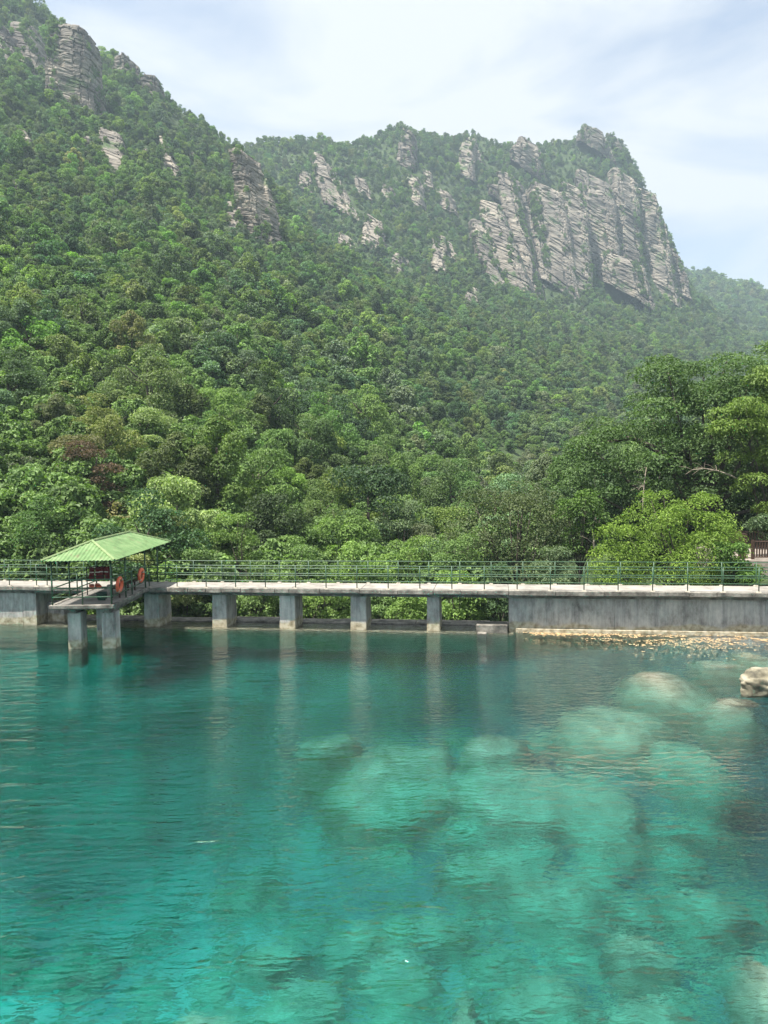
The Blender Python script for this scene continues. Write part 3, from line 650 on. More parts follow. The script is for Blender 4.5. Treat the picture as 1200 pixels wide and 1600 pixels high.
# ------------------------------------------------------------------ trees and shrubs planted by hand
def px_clumps(rows, Y, seed, per=1.0, flat=0.6, depth=2.5):
    """rows: (x0, x1, y, clump radius px): clumps spread over the crown's volume about distance Y"""
    r = np.random.default_rng(seed); out = []
    for (x0, x1, y, rp) in rows:
        rr = rp / F * Y
        for _ in range(max(1, int(per * 2.4 * (x1 - x0) / rp))):
            x = r.uniform(x0, x1); e = math.sqrt(max(0.05, 1 - ((x - (x0 + x1) / 2) / ((x1 - x0) / 2 + 1)) ** 2))
            yo = r.uniform(-1, 1) * depth * e; p = at(x, y + r.uniform(-.5, .5) * rp, Y + yo); q = rr * r.uniform(.75, 1.25)
            out.append((p[0], p[1], p[2], q, q, q * flat))
    return out
def hand_tree(name, label, cat, base, clumps, n, size, seed, colr, aspect=.55, up=.5, droop=0.3, trunk=None, stems=1, group=None, jit=.55, trunk_r=0.14, shell=(0.55, 1.08)):
    base = np.array(base, float); root = empty(name, base, label, cat, group)
    C = [(a - base[0], b - base[1], c - base[2], d, e, f) for (a, b, c, d, e, f) in clumps]
    me = crown('crown', C, n, size, seed, aspect, up, jit, droop, shell)
    o = link('crown', me, None, root); o['leafcol'] = list(colr)
    rr = random.Random(seed); mb = MB(); zs = [c[2] for c in C]; z0 = min(zs); z1 = max(zs)
    for s in range(stems):
        dx = rr.uniform(-.4, .4) * (stems > 1); dy = rr.uniform(-.4, .4) * (stems > 1)
        tgt = C[int(np.argmax(zs))] if s == 0 else C[rr.randrange(len(C))]
        ht = (z0 + z1) / 2
        pts = [Vector((dx, dy, -0.6)), Vector((dx * 1.3 + tgt[0] * .05, dy * 1.3, ht * .35)), Vector((dx + tgt[0] * .25, dy + tgt[1] * .25, ht * .75)), Vector((tgt[0] * .6, tgt[1] * .6, (ht + tgt[2]) / 2)), Vector(tgt[:3])]
        mb.tube(pts, [trunk_r * k for k in (1.2, 1, .8, .45, .15)], 8)
    for c in C[::max(1, len(C) // 14)]:
        p = Vector((c[0] * .08, c[1] * .08, z0 * .35 + .25 * c[2])); q = Vector(c[:3])
        mb.tube([p, (p + q) / 2 + Vector((0, 0, -.12 * (q - p).length)), q], [trunk_r * .55, trunk_r * .35, trunk_r * .1], 6)
    link('trunk', mb.mesh('trunk', smooth=True), M['bark'], root)
    return root
def gz(x, y): return float(height(x, y))
# big spreading tree on the right bank
big = px_clumps([(1030,1190,572,30),(1010,1235,596,32),(1040,1240,618,30),(965,1090,640,30),(1080,1250,650,32),(935,1080,668,32),(910,1060,700,32),(1060,1240,690,32),(898,1000,735,28),(960,1130,730,34),(1090,1250,740,34),(890,980,765,24),(1000,1200,770,30)], 50, 3, 1.0, .42, 4.0)
bx, by = at(1100, 800, 50)[0], 50.0
bigt = hand_tree('spreading_tree', 'big dark spreading tree with layered boughs on the right bank', 'tree', (bx, by, gz(bx, by)), big, 44000, 0.20, 61, (0.090, 0.150, 0.052), droop=.5, trunk_r=0.34, stems=2)
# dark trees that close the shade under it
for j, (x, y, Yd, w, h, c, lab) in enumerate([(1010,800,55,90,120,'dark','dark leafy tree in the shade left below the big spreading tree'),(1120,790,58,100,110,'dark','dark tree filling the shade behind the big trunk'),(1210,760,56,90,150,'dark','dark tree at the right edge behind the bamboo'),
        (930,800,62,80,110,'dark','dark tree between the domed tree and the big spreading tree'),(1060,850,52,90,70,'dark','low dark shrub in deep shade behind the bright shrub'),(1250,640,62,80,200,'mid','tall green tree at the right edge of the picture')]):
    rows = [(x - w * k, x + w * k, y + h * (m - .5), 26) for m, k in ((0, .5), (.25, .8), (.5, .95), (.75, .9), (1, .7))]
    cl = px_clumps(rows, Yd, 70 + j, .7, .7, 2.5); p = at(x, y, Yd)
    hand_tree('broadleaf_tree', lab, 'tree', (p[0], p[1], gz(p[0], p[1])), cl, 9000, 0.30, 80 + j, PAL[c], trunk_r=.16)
# bamboo
for j, (x, y, Yd, lab) in enumerate([(1175, 690, 45, 'arching yellow-green bamboo clump in front of the big tree'), (1205, 640, 46, 'taller yellow-green bamboo clump at the right edge')]):
    cl = px_clumps([(x - 50, x + 45, y - 50, 20), (x - 60, x + 60, y - 15, 22), (x - 40, x + 60, y + 25, 22), (x - 20, x + 55, y + 70, 20), (x, x + 50, y + 110, 16)], Yd, 90 + j, .75, .5, 1.4); p = at(x + 30, y, Yd)
    hand_tree('bamboo_clump', lab, 'bamboo', (p[0], p[1], gz(p[0], p[1])), cl, 9000, 0.26, 95 + j, (0.130, 0.200, 0.040), aspect=.28, droop=1.4, stems=7, trunk_r=.035)
# the domed tree, sapling and bright shrub
dome = px_clumps([(760,850,778,26),(740,880,800,28),(725,890,830,30),(718,895,862,30),(722,895,895,26),(740,890,925,24)], 47, 5, .9, .75, 2.6)
p = at(805, 860, 47); hand_tree('domed_tree', 'grey-green domed tree with fine leaves behind the right of the footbridge', 'tree', (p[0], p[1], gz(p[0], p[1])), dome, 16000, 0.17, 101, (0.095, 0.125, 0.055), droop=.6)
p = at(905, 860, 43); sap = px_clumps([(885,930,785,16),(872,940,805,18),(868,935,830,17),(880,930,860,14)], 43, 6, .8, .7, 1.2)
hand_tree('sapling', 'slender light green sapling between the domed tree and the bright shrub', 'tree', (p[0], p[1], gz(p[0], p[1])), sap, 4200, 0.17, 102, (0.085, 0.150, 0.034), trunk_r=.06)
br = px_clumps([(1000,1030,790,16),(1080,1110,786,14),(1055,1075,795,14),(985,1130,808,20),(965,1140,832,22),(950,1145,858,24),(935,1150,885,24),(925,1160,908,22),(930,1165,935,22),(940,990,830,13),(1100,1140,815,13),(1010,1040,778,10),(1085,1100,776,9)], 38.6, 7, .62, .85, 2.2)
p = at(1050, 905, 38.6); hand_tree('glossy_shrub', 'large bright green glossy shrub crowding the railing on the right', 'shrub', (p[0], p[1], gz(p[0], p[1])), br, 26000, 0.145, 103, (0.175, 0.265, 0.050), aspect=.42, up=.35, droop=-.6, stems=5, trunk_r=.06, shell=(.5, 1.15))
lr = px_clumps([(1120,1160,860,14),(1130,1185,885,15),(1150,1200,905,14)], 37.2, 8, .9, .8, .8)
p = at(1160, 905, 37.2); hand_tree('glossy_shrub', 'small pale-leaved shrub by the railing at the right, below the path', 'shrub', (p[0], p[1], gz(p[0], p[1])), lr, 3000, 0.19, 104, (0.11, 0.20, 0.045), aspect=.4, up=.35, stems=3, trunk_r=.04)
p = at(1190, 830, 41); lr = px_clumps([(1180,1225,815,14),(1175,1230,835,14)], 41, 9, .9, .6, .8)
hand_tree('glossy_shrub', 'grey-leaved branch tip of a shrub hanging over the path at the right edge', 'shrub', (p[0] + .9, p[1], gz(p[0], p[1])), lr, 1800, 0.2, 105, (0.10, 0.15, 0.075), aspect=.35, stems=2, trunk_r=.04)
# shrubs seen through and just above the footbridge
SH = [(285,955,39.5,34,36,'olive','pale olive shrub seen between the first two piers'),(310,905,41,40,40,'mid','leafy green shrub above the railing right of the shelter'),(395,930,41,46,40,'mid','mid-green shrub seen between the second and third piers'),
 (500,950,40.5,50,34,'fresh','rounded yellow-green shrub seen between the third and fourth piers'),(465,900,43,44,36,'mid','mid-green shrub behind the railing left of mid-bridge'),(560,895,44,44,34,'fresh','fresh green shrub behind the railing at mid-bridge'),
 (650,955,39.5,34,24,'fresh','low bright yellow-green shrub left of the last slim pier'),(715,945,39.5,44,40,'fresh','bright yellow-green shrub between the last pier and the concrete wall'),(640,885,46,50,36,'fresh','bright shrub behind the railing right of mid-bridge'),
 (715,890,44,44,40,'mid','mid-green shrub at the foot of the domed tree'),(775,935,40.5,34,40,'dark','dark shrub beside the left end of the concrete wall'),(365,860,45,50,50,'fresh','big fresh green bush above the railing left of centre'),
 (255,860,43,40,50,'olive','pale olive bush just right of the shelter roof'),(60,865,42,60,50,'mid','green bush behind the railing at the far left'),(130,895,41,40,36,'dark','dark bush behind the shelter'),(440,850,50,50,50,'mid','rounded green bush above the third pier'),
 (540,850,52,56,50,'mid','rounded green bush above the fourth pier'),(625,840,56,50,46,'grey','grey-green bush above the last slim pier'),(870,900,40.5,40,36,'grey','grey-green bush under the sapling'),(5,900,40.5,40,40,'olive','olive bush cut by the left edge behind the railing'),
 (205,895,41,36,40,'olive','small olive bush beside the right shelter post'),(585,955,41.5,24,20,'mid','small green shrub right of the fourth pier')]
for j, (x, y, Yd, w, h, c, lab) in enumerate(SH):
    rows = [(x - w * k, x + w * k, y + h * (m * 2 - 1), 13) for m, k in ((0, .5), (.33, .85), (.66, 1), (1, .85))]
    cl = px_clumps(rows, Yd, 120 + j, .75, .75, 1.3); p = at(x, y, Yd); cc = np.array(PAL[c]) * np.random.default_rng(j).uniform(.9, 1.25)
    hand_tree('shrub', lab, 'shrub', (p[0], p[1], gz(p[0], p[1])), cl, 6000, 0.14, 140 + j, [float(v) for v in cc], stems=3, trunk_r=.05, group='shrubs behind the footbridge')
# bare branches by the big tree
def bare(label, pts, Y, seed, twigs=9):
    r = random.Random(seed); P = [Vector(at(a, b, Y + k * .15)) for k, (a, b) in enumerate(pts)]
    root = empty('bare_branch', P[0], label, 'branch'); mb = MB(); m = len(P)
    mb.tube(P, [.05 - .04 * i / m for i in range(m)], 6)
    mb.build('limb', M['deadwood'], root, smooth=True)
    for k in range(twigs):
        i = r.randint(max(0, m // 2 - 1), m - 1); p = P[i]; q = p + Vector((r.uniform(-.9, .2), r.uniform(-.4, .4), r.uniform(-.45, .5)))
        t = MB(); t.tube([p, (p + q) / 2 + Vector((0, 0, .08)), q], [.016, .012, .006], 5); t.build('twig', M['deadwood'], root)
bare('pale bare branch arching in front of the dark trunk', [(1160, 752), (1140, 742), (1120, 735), (1100, 732), (1082, 734), (1070, 742)], 45, 4)
bare('small leafless sapling standing above the bright shrub', [(1004, 800), (1005, 780), (1006, 760), (1008, 745), (1010, 730)], 46, 5, 14)
bare('dry bare twigs in front of the sapling', [(930, 880), (928, 850), (926, 825), (930, 805)], 42, 6, 10)
# path and fence on the right bank
pz = 2.15
c0 = at(1158, 868, 40)
pb = MB(); pb.hexa([(c0[0] - .4, 39.6, pz - 2), (34, 37, pz - 2), (36, 47, pz - 2), (c0[0] + .4, 47, pz - 2), (c0[0] - .4, 39.6, pz), (34, 37, pz), (36, 47, pz), (c0[0] + .4, 47, pz)])
tag(pb.build('path', M['paving']), 'paved path on the right bank', kind='structure')
def fence(label, a, b, z, h, npk, pw=.03):
    a = Vector((*a, z)); b = Vector((*b, z)); root = empty('picket_fence', a, label, 'fence'); d = b - a; n_ = Vector((-d.y, d.x, 0)).normalized() * .03
    for zz in (h, .12):
        t = MB(); t.tube([a + Vector((0, 0, zz)), b + Vector((0, 0, zz))], .04, 6); t.build('rail', M['brown'], root)
    me = MB().box(-pw, pw, -pw, pw, 0.12, h).mesh('picket')
    me.materials.append(M['brown'])
    for i in range(npk):
        p = a + d * ((i + .5) / npk); o = link('picket', me, None, root, p - a)
    for i in (0, .5, 1):
        t = MB(); q = a + d * i; t.box(q.x - .07, q.x + .07, q.y - .07, q.y + .07, z, z + h + .08); t.build('post', M['brown'], root)
fp = at(1176, 884, 39.9)
fence('dark brown picket fence along the near edge of the path', (fp[0], 39.9), (fp[0] + 4.6, 39.4), pz, .95, 34)
fence('dark brown picket fence on the far side of the path', (c0[0] + .6, 45.6), (c0[0] + 7, 45.2), pz, 1.0, 40)
tp_ = at(1160, 850, 40.4); root = empty('timber_post', (tp_[0], 40.4, pz), 'stout dark timber post with a sloping brace beside the path', 'post')
t = MB(); t.box(tp_[0] - .16, tp_[0] + .16, 40.25, 40.55, pz, pz + 1.35); t.build('upright', M['brown'], root)
t = MB(); t.tube([(tp_[0] - 1.1, 40.5, pz + .5), (tp_[0] - .1, 40.4, pz + 1.5)], .06, 6); t.build('brace', M['brown'], root)
t = MB(); t.box(tp_[0] - 1.6, tp_[0] - .16, 40.36, 40.44, pz + .9, pz + 1.0); t.build('crossbar', M['brown'], root)

# ------------------------------------------------------------------ footbridge
DZ, DW, TH_ = 1.86, 1.95, 0.20
def bbox(mb, s0, s1, t0, t1, z0, z1):
    return mb.hexa([B(s0, t0, z0), B(s1, t0, z0), B(s1, t1, z0), B(s0, t1, z0), B(s0, t0, z1), B(s1, t0, z1), B(s1, t1, z1), B(s0, t1, z1)])
bridge = empty('footbridge', B(16, 1, 0), 'long concrete footbridge with green pipe railings crossing the dam', 'bridge')
S0, S1 = -7.0, 42.0
# slabs laid end to end
cuts = [S0, s_of_px(57), s_of_px(236) , s_of_px(346), s_of_px(452), s_of_px(562), s_of_px(677), s_of_px(795), s_of_px(945), s_of_px(1120), S1]
for a, b in zip(cuts[:-1], cuts[1:]):
    t = MB(); bbox(t, a + .006, b - .006, 0, DW, DZ - TH_, DZ); t.build('deck_slab', M['deck'], bridge, bevel=.02)
    rr = random.Random(int(a * 10)); x = a
    while x < b - .3:                       # crumbling kerb of the front edge
        ln = min(rr.uniform(.7, 2.2), b - x); t = MB(); bbox(t, x + .01, x + ln - .01, -.05 - rr.uniform(0, .03), .10, DZ - .14 - rr.uniform(0, .05), DZ + rr.uniform(.006, .03))
        t.build('edge_kerb', M['edge'], bridge, bevel=.015); x += ln
t = MB(); bbox(t, S0, S1, .22, .5, DZ - TH_ - .14, DZ - TH_ - .004); t.build('beam', M['edge'], bridge)
t = MB(); bbox(t, S0, S1, DW - .5, DW - .2, DZ - TH_ - .14, DZ - TH_ - .004); t.build('beam', M['edge'], bridge)
PLs0, PLs1 = None, None
post_me = MB().tube([(0, 0, 0), (0, 0, 1.05)], .024, 8).mesh('post', smooth=True); post_me.materials.append(M['green'])
foot_mb = MB(); foot_mb.hexa([(-.10, -.08, 0), (.10, -.09, 0), (.11, .08, 0), (-.09, .09, 0), (-.06, -.05, .055), (.055, -.05, .05), (.06, .05, .055), (-.05, .05, .05)])
foot_me = foot_mb.mesh('post_footing'); foot_me.materials.append(M['footing'])
def posts(t_, s_list):
    for s in s_list:
        p = Vector(B(s, t_, DZ + .004)) - bridge.location; link('post', post_me, None, bridge, p)
        f = link('post_footing', foot_me, None, bridge, p + Vector((0, 0, .002))); f.rotation_euler = (0, 0, random.Random(int(s * 100)).uniform(-.3, .3) + (3.14 if int(s * 7) % 2 else 0))
sf = s_of_px(509.6, .10); fronts = [sf + 1.41 * k for k in range(-14, 26)]
sb = s_of_px(482.5, DW - .1); backs = [sb + 1.43 * k for k in range(-14, 26)]
g0, g1 = s_of_px(72), s_of_px(232)           # the opening to the shelter platform
fronts = [s for s in fronts if S0 < s < S1 and not (g0 - .3 < s < g1 + .1)]
posts(.10, fronts + [g0, g1]); posts(DW - .10, [s for s in backs if S0 < s < S1])
def rails(t_, a, b):
    for zz in (1.05, .70, .36):
        t = MB(); n_ = 14; t.tube([B(a + (b - a) * i / n_, t_, DZ + zz + .006 * math.sin(i * 2.1)) for i in range(n_ + 1)], .021, 7); t.build('rail', M['green'], bridge, smooth=True)
rails(.10, S0, g0); rails(.10, g1, S1); rails(DW - .10, S0, S1)
for (cpx, w) in ((237, .72), (343, .68), (449, .72), (560, .70), (677, .55)):
    s = s_of_px(cpx, .35, .9); t = MB()
    b0, b1 = w / 2 + .05, w / 2
    t.hexa([B(s - b0, .26, -3), B(s + b0, .26, -3), B(s + b0, 1.75, -3), B(s - b0, 1.75, -3), B(s - b1, .32, DZ - TH_ - .006), B(s + b1, .32, DZ - TH_ - .006), B(s + b1, 1.7, DZ - TH_ - .006), B(s - b1, 1.7, DZ - TH_ - .006)])
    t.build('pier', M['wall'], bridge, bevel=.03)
# concrete walls under both ends
def wall(label, a, b, t0, t1, z1=DZ - TH_ - .15, step=2.6):
    root = empty('dam_wall', B((a + b) / 2, t0, 0), label, 'wall'); x = a; r = random.Random(int(a * 7))
    while x < b - .2:
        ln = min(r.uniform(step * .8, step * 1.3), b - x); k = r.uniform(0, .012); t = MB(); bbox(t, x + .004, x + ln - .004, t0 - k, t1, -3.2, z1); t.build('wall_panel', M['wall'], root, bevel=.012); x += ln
    return root
w0 = s_of_px(795, .4, .8)
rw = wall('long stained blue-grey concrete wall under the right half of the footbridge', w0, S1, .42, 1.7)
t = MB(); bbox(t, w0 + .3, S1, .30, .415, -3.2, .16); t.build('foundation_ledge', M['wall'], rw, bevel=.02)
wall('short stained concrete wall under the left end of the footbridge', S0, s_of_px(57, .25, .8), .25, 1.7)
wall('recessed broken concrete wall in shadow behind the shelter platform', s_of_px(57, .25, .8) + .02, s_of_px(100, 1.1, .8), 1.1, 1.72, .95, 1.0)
# weir sill
sill = empty('weir_sill', B(10, 2, 0), 'low wet concrete weir sill running between the bridge piers', 'weir')
x = s_of_px(57, .25, .8); r_ = random.Random(3)
while x < w0 + 1:
    ln = r_.uniform(2.6, 3.6); t = MB(); bbox(t, x + .005, x + ln - .005, 1.55, 2.5, -3.4, .05 + r_.uniform(-.03, .05)); t.build('sill_block', M['edge'], sill, bevel=.02); x += ln
t = MB(); bbox(t, s_of_px(57, .2, .8), w0 + .2, .02, 1.54, -3.4, -.10); t.build('apron', M['wall'], sill)
sb_ = s_of_px(766, .3, .1); bl = empty('concrete_block', B(sb_, .3, 0), 'small concrete block at the water beside the end of the long wall', 'block')
t = MB(); bbox(t, sb_ - .6, sb_ + .75, .1, .9, -1.5, .34); t.build('block', M['edge'], bl, bevel=.03)
t = MB(); bbox(t, sb_ - .55, sb_ - .15, -.25, .08, -1.5, .05); t.build('step', M['edge'], bl, bevel=.03)

# ------------------------------------------------------------------ shelter platform
PX0, PX1, PY0 = -13.55, -11.05, 30.35
def fy(x): return B0[1] + (x - B0[0]) * BU[1] / BU[0]     # front line of the bridge deck at x
plat = empty('shelter_platform', ((PX0 + PX1) / 2, PY0 + 2, 0), 'concrete jetty on short piers carrying the shelter on the left', 'platform')
t = MB(); t.hexa([(PX0, PY0, DZ - .16), (PX1, PY0, DZ - .16), (PX1, fy(PX1) - .10, DZ - .16), (PX0, fy(PX0) - .10, DZ - .16), (PX0, PY0, DZ - .004), (PX1, PY0, DZ - .004), (PX1, fy(PX1) - .10, DZ - .004), (PX0, fy(PX0) - .10, DZ - .004)]); t.build('deck_slab', M['deck'], plat, bevel=.02)
t = MB(); t.box(PX0 - .06, PX1 + .06, PY0 - .07, PY0 + .10, DZ - .13, DZ + .025); t.build('edge_kerb', M['edge'], plat, bevel=.02)
t = MB(); t.box(PX1 - .10, PX1 + .07, PY0 + .11, fy(PX1) - .12, DZ - .13, DZ + .03); t.build('edge_kerb', M['edge'], plat, bevel=.02)
t = MB(); t.box(PX0 - .07, PX0 + .10, PY0 + .11, fy(PX0) - .12, DZ - .13, DZ + .03); t.build('edge_kerb', M['edge'], plat, bevel=.02)
for x in (PX0 + .75, PX1 - .32):
    t = MB(); t.box(x - .14, x + .14, PY0 + .3, fy(x) - .2, DZ - .36, DZ - .164); t.build('beam', M['edge'], plat)
for x, y in ((PX0 + .75, PY0 + .72), (PX1 - .35, PY0 + .72), (-12.45, PY0 + 2.9)):
    w, d = .29, .34; t = MB(); t.hexa([(x - w, y - d, -3), (x + w, y - d, -3), (x + w, y + d, -3), (x - w, y + d, -3), (x - w + .02, y - d + .02, DZ - .365), (x + w - .02, y - d + .02, DZ - .365), (x + w - .02, y + d - .02, DZ - .365), (x - w + .02, y + d - .02, DZ - .365)])
    t.build('pier', M['wall'], plat, bevel=.03)
# railing of the platform
yb = fy(PX1)
def plat_post(x, y, h=1.05, r=.03):
    t = MB(); t.tube([(x, y, DZ), (x, y, DZ + h)], r, 8); t.build('rail_post', M['green'], plat, smooth=True)
for x, y in (((PX0 + PX1) / 2 + .02, PY0 + .05), (PX1 - .05, PY0 + 2.55), (PX0 + .05, PY0 + 2.55)): plat_post(x, y)
for zz in (1.05, .70, .34):
    t = MB(); t.tube([(PX0 + .05, PY0 + .05, DZ + zz), (PX1 - .05, PY0 + .05, DZ + zz)], .027, 7); t.build('rail', M['green'], plat)
    for x in (PX0 + .05, PX1 - .05):
        t = MB(); t.tube([(x, PY0 + .05, DZ + zz), (x, fy(x) + .1, DZ + zz)], .027, 7); t.build('rail', M['green'], plat)
# shelter
EZ, RZ = 3.72, 4.37
ex0, ex1, ey0, ey1 = -13.75, -10.8, 30.05, 38.0
bz = lambda x: fy(x) + DW - .12
ry0, ry1, rx = 31.55, 36.2, -12.25
shel = empty('shelter', (rx, 33.5, DZ), 'open shelter with green corrugated hip roof on green steel posts', 'shelter')
def roof_panel(a, b, c, d, wave=.16):
    """a-b eave, d-c ridge side (c above b, d above a); corrugated down the slope"""
    a, b, c, d = map(Vector, (a, b, c, d)); nu = int((b - a).length / wave * 6); nv = 5; nrm = (b - a).cross(d - a).normalized(); mb = MB(); V = []
    eu = (b - a).normalized(); L0 = (b - a).length
    f0 = (d - a).dot(eu); f1 = (c - a).dot(eu); hgt = ((d - a) - eu * f0)
    cols = []
    for i in range(nu + 1):
        u = L0 * i / nu                     # vertical sheets: each rib runs straight up the slope until a hip cuts it
        if f0 > 1e-6 and u < f0: vt = u / f0
        elif L0 - f1 > 1e-6 and u > f1: vt = (L0 - u) / (L0 - f1)
        else: vt = 1.0
        off = .016 * math.sin(2 * math.pi * u / wave)
        cols.append([a + eu * u + hgt * (vt * j / nv) + nrm * off for j in range(nv + 1)])
    pts = [p for c_ in cols for p in c_]; m = nv + 1
    mb.poly(pts, [(i * m + j, (i + 1) * m + j, (i + 1) * m + j + 1, i * m + j + 1) for i in range(nu) for j in range(nv)])
    o = mb.build('roof_panel', M['roof'], shel); s_ = o.modifiers.new('thickness', 'SOLIDIFY'); s_.thickness = .012; s_.offset = -1
A, Bc, Cc, Dc = (ex0, ey0, EZ), (ex1, ey0, EZ), (ex1, ey1, EZ), (ex0, ey1, EZ); R0, R1 = (rx, ry0, RZ), (rx, ry1, RZ)
roof_panel(A, Bc, R0, R0); roof_panel(Bc, Cc, R1, R0); roof_panel(Cc, Dc, R1, R1); roof_panel(Dc, A, R0, R1)
for p, q in ((A, R0), (Bc, R0), (Cc, R1), (Dc, R1), (R0, R1)):
    t = MB(); t.tube([Vector(p) + Vector((0, 0, .02)), Vector(q) + Vector((0, 0, .02))], .05, 6); t.build('ridge_cap', M['cap'], shel)
for x, y in ((PX0 + .05, PY0 + .05), (PX1 - .05, PY0 + .05), (PX0 + .05, PY0 + 1.75), (PX1 - .05, PY0 + 1.75), (PX0 + .05, fy(PX0) - .08), (PX1 - .05, fy(PX1) - .08), (PX0 + .05, bz(PX0)), (PX1 - .05, bz(PX1))):
    t = MB(); t.tube([(x, y, DZ), (x, y, EZ - .02)], .036, 8); t.build('post', M['green'], shel, smooth=True)
for p, q in (((PX0 + .05, PY0 + .05), (PX1 - .05, PY0 + .05)), ((PX1 - .05, PY0 + .05), (PX1 - .05, bz(PX1))), ((PX0 + .05, PY0 + .05), (PX0 + .05, bz(PX0))), ((PX0 + .05, bz(PX0)), (PX1 - .05, bz(PX1)))):
    t = MB(); t.tube([(*p, EZ - .05), (*q, EZ - .05)], .03, 7); t.build('eave_beam', M['green'], shel)
for y in (32, 33.5, 35):
    for x in (ex0 + .15, ex1 - .15):
        t = MB(); t.tube([(x, y, EZ - .01), (rx, y, RZ - .05)], .022, 6); t.build('rafter', M['green'], shel)
# life rings on the right rail
def ring(label, y, tilt):
    c = Vector((PX1 + .045, y, DZ + .72)); root = empty('life_ring', c, label, 'life ring', 'life rings on the platform railing')
    bm = bmesh.new(); me = bpy.data.meshes.new('ring_body'); R_, r_ = .262, .085; V = []; Fc = []; n1, n2 = 40, 14
    for i in range(n1):
        a = 2 * math.pi * i / n1
        for j in range(n2):
            b = 2 * math.pi * j / n2; q = R_ + r_ * math.cos(b); V.append((r_ * .8 * math.sin(b), q * math.cos(a), q * math.sin(a)))
    for i in range(n1):
        for j in range(n2): Fc.append((i * n2 + j, ((i + 1) % n1) * n2 + j, ((i + 1) % n1) * n2 + (j + 1) % n2, i * n2 + (j + 1) % n2))
    me.from_pydata(V, [], Fc); [setattr(p, 'use_smooth', True) for p in me.polygons]; bm.free()
    link('ring_body', me, M['orange'], root)
    for k in range(4):
        a = math.pi / 4 + k * math.pi / 2; t = MB(); pts = []
        for da in (-.09, .09):
            for j in range(n2):
                b = 2 * math.pi * j / n2; q = R_ + (r_ + .004) * math.cos(b); pts.append(((r_ * .8 + .004) * math.sin(b), q * math.cos(a + da), q * math.sin(a + da)))
        t.poly(pts, [(j, (j + 1) % n2, n2 + (j + 1) % n2, n2 + j) for j in range(n2)]); link('band', t.mesh('band', smooth=True), M['orange' if k % 2 else 'pale'], root)
    t = MB(); t.tube([(0, R_ + .08 if False else 0, .32), (-.03, 0, .36)], .01, 5); link('hanging_cord', t.mesh('hanging_cord'), M['pale'], root)
    root.rotation_euler = (tilt, rad(4), 0)
ring('orange life ring hung on the railing nearer the front corner of the platform', PY0 + .75, .2)
ring('orange life ring hung on the railing where platform and footbridge meet', PY0 + 3.55, -.1)
# things in the shelter
def jacket(label, x, y, z, mat, lying=False, rz=0.0):
    root = empty('life_jacket', (x, y, z), label, 'life jacket')
    for sx in (-1, 1):
        me = bpy.data.meshes.new('panel'); bm = bmesh.new(); bmesh.ops.create_cube(bm, size=1); bmesh.ops.subdivide_edges(bm, edges=bm.edges[:], cuts=3, use_grid_fill=True)
        for v in bm.verts:
            v.co.x *= .20 * (1 - .25 * max(0, v.co.z)); v.co.y *= .12 * (1.1 - abs(v.co.z) * .5); v.co.z *= .52
            v.co.x += sx * .12 + sx * .03 * (v.co.z < 0)
        bm.to_mesh(me); bm.free(); [setattr(p, 'use_smooth', True) for p in me.polygons]
        o = link('panel', me, mat, root, (0, 0, .27))
        t = MB(); t.box(sx * .12 - .1, sx * .12 + .1, -.078, -.068, .30, .345); link('reflective_strip', t.mesh('strip'), M['pale'], o, (0, 0, -.27))
    t = MB(); t.box(-.2, .2, -.074, -.064, .12, .155); link('belt', t.mesh('belt'), M['black'], root)
    if lying: root.rotation_euler = (rad(-82), 0, rz)
    else: root.rotation_euler = (0, 0, rz)
bench = empty('bench', (-11.55, 33.2, DZ), 'dark timber bench along the right side of the shelter', 'bench')
t = MB(); t.box(-11.78, -11.35, 32.0, 34.4, DZ + .40, DZ + .46); t.build('seat', M['brown'], bench, bevel=.01)
for y in (32.2, 34.2):
    for x in (-11.72, -11.41):
        t = MB(); t.box(x - .03, x + .03, y - .03, y + .03, DZ, DZ + .398); t.build('leg', M['brown'], bench)
rack = empty('clothes_rack', (-12.55, 33.0, DZ), 'dark frame rack holding life jackets inside the shelter', 'rack')
for x in (-13.1, -12.0):
    t = MB(); t.tube([(x, 33.0, DZ), (x, 33.0, DZ + 1.25)], .025, 6); t.build('leg', M['black'], rack)
t = MB(); t.tube([(-13.1, 33, DZ + 1.25), (-12.0, 33, DZ + 1.25)], .02, 6); t.build('bar', M['black'], rack)
t = MB(); t.box(-13.1, -12.0, 32.8, 33.25, DZ + .30, DZ + .34); t.build('shelf', M['black'], rack)
jacket('dark red life jacket with pale strip, left one hanging on the rack', -12.72, 32.94, DZ + .70, M['dkred'], False, .2)
jacket('dark red life jacket with pale strip, right one hanging on the rack', -12.28, 32.92, DZ + .72, M['dkred'], False, -.25)
jacket('orange life jacket lying on the rack shelf', -12.62, 32.72, DZ + .36, M['orange'], True, .5)
cp = empty('bollard', (-11.62, 31.6, DZ), 'grey concrete bollard near the front of the shelter', 'bollard')
t = MB(); t.tube([(-11.62, 31.6, DZ), (-11.62, 31.6, DZ + .62), (-11.62, 31.6, DZ + .66)], [.11, .10, .06], 12); t.build('shaft', M['edge'], cp)
t = MB(); t.tube([(-11.62, 31.6, DZ + .005), (-11.62, 31.6, DZ + .06)], .17, 12); t.build('base', M['edge'], cp)
tub = empty('tub', (-11.95, 31.75, DZ), 'round dark green tub on the shelter floor', 'tub')
t = MB(); n_ = 20
t.tube([(-11.95, 31.75, DZ + .01), (-11.95, 31.75, DZ + .28)], [.22, .28], n_, cap=False); t.poly([(-11.95 + .22 * math.cos(6.2832 * i / n_), 31.75 + .22 * math.sin(6.2832 * i / n_), DZ + .012) for i in range(n_)], [tuple(range(n_))])
o = t.build('bowl', M['dkgreen'], tub, smooth=False); m_ = o.modifiers.new('thickness', 'SOLIDIFY'); m_.thickness = .015
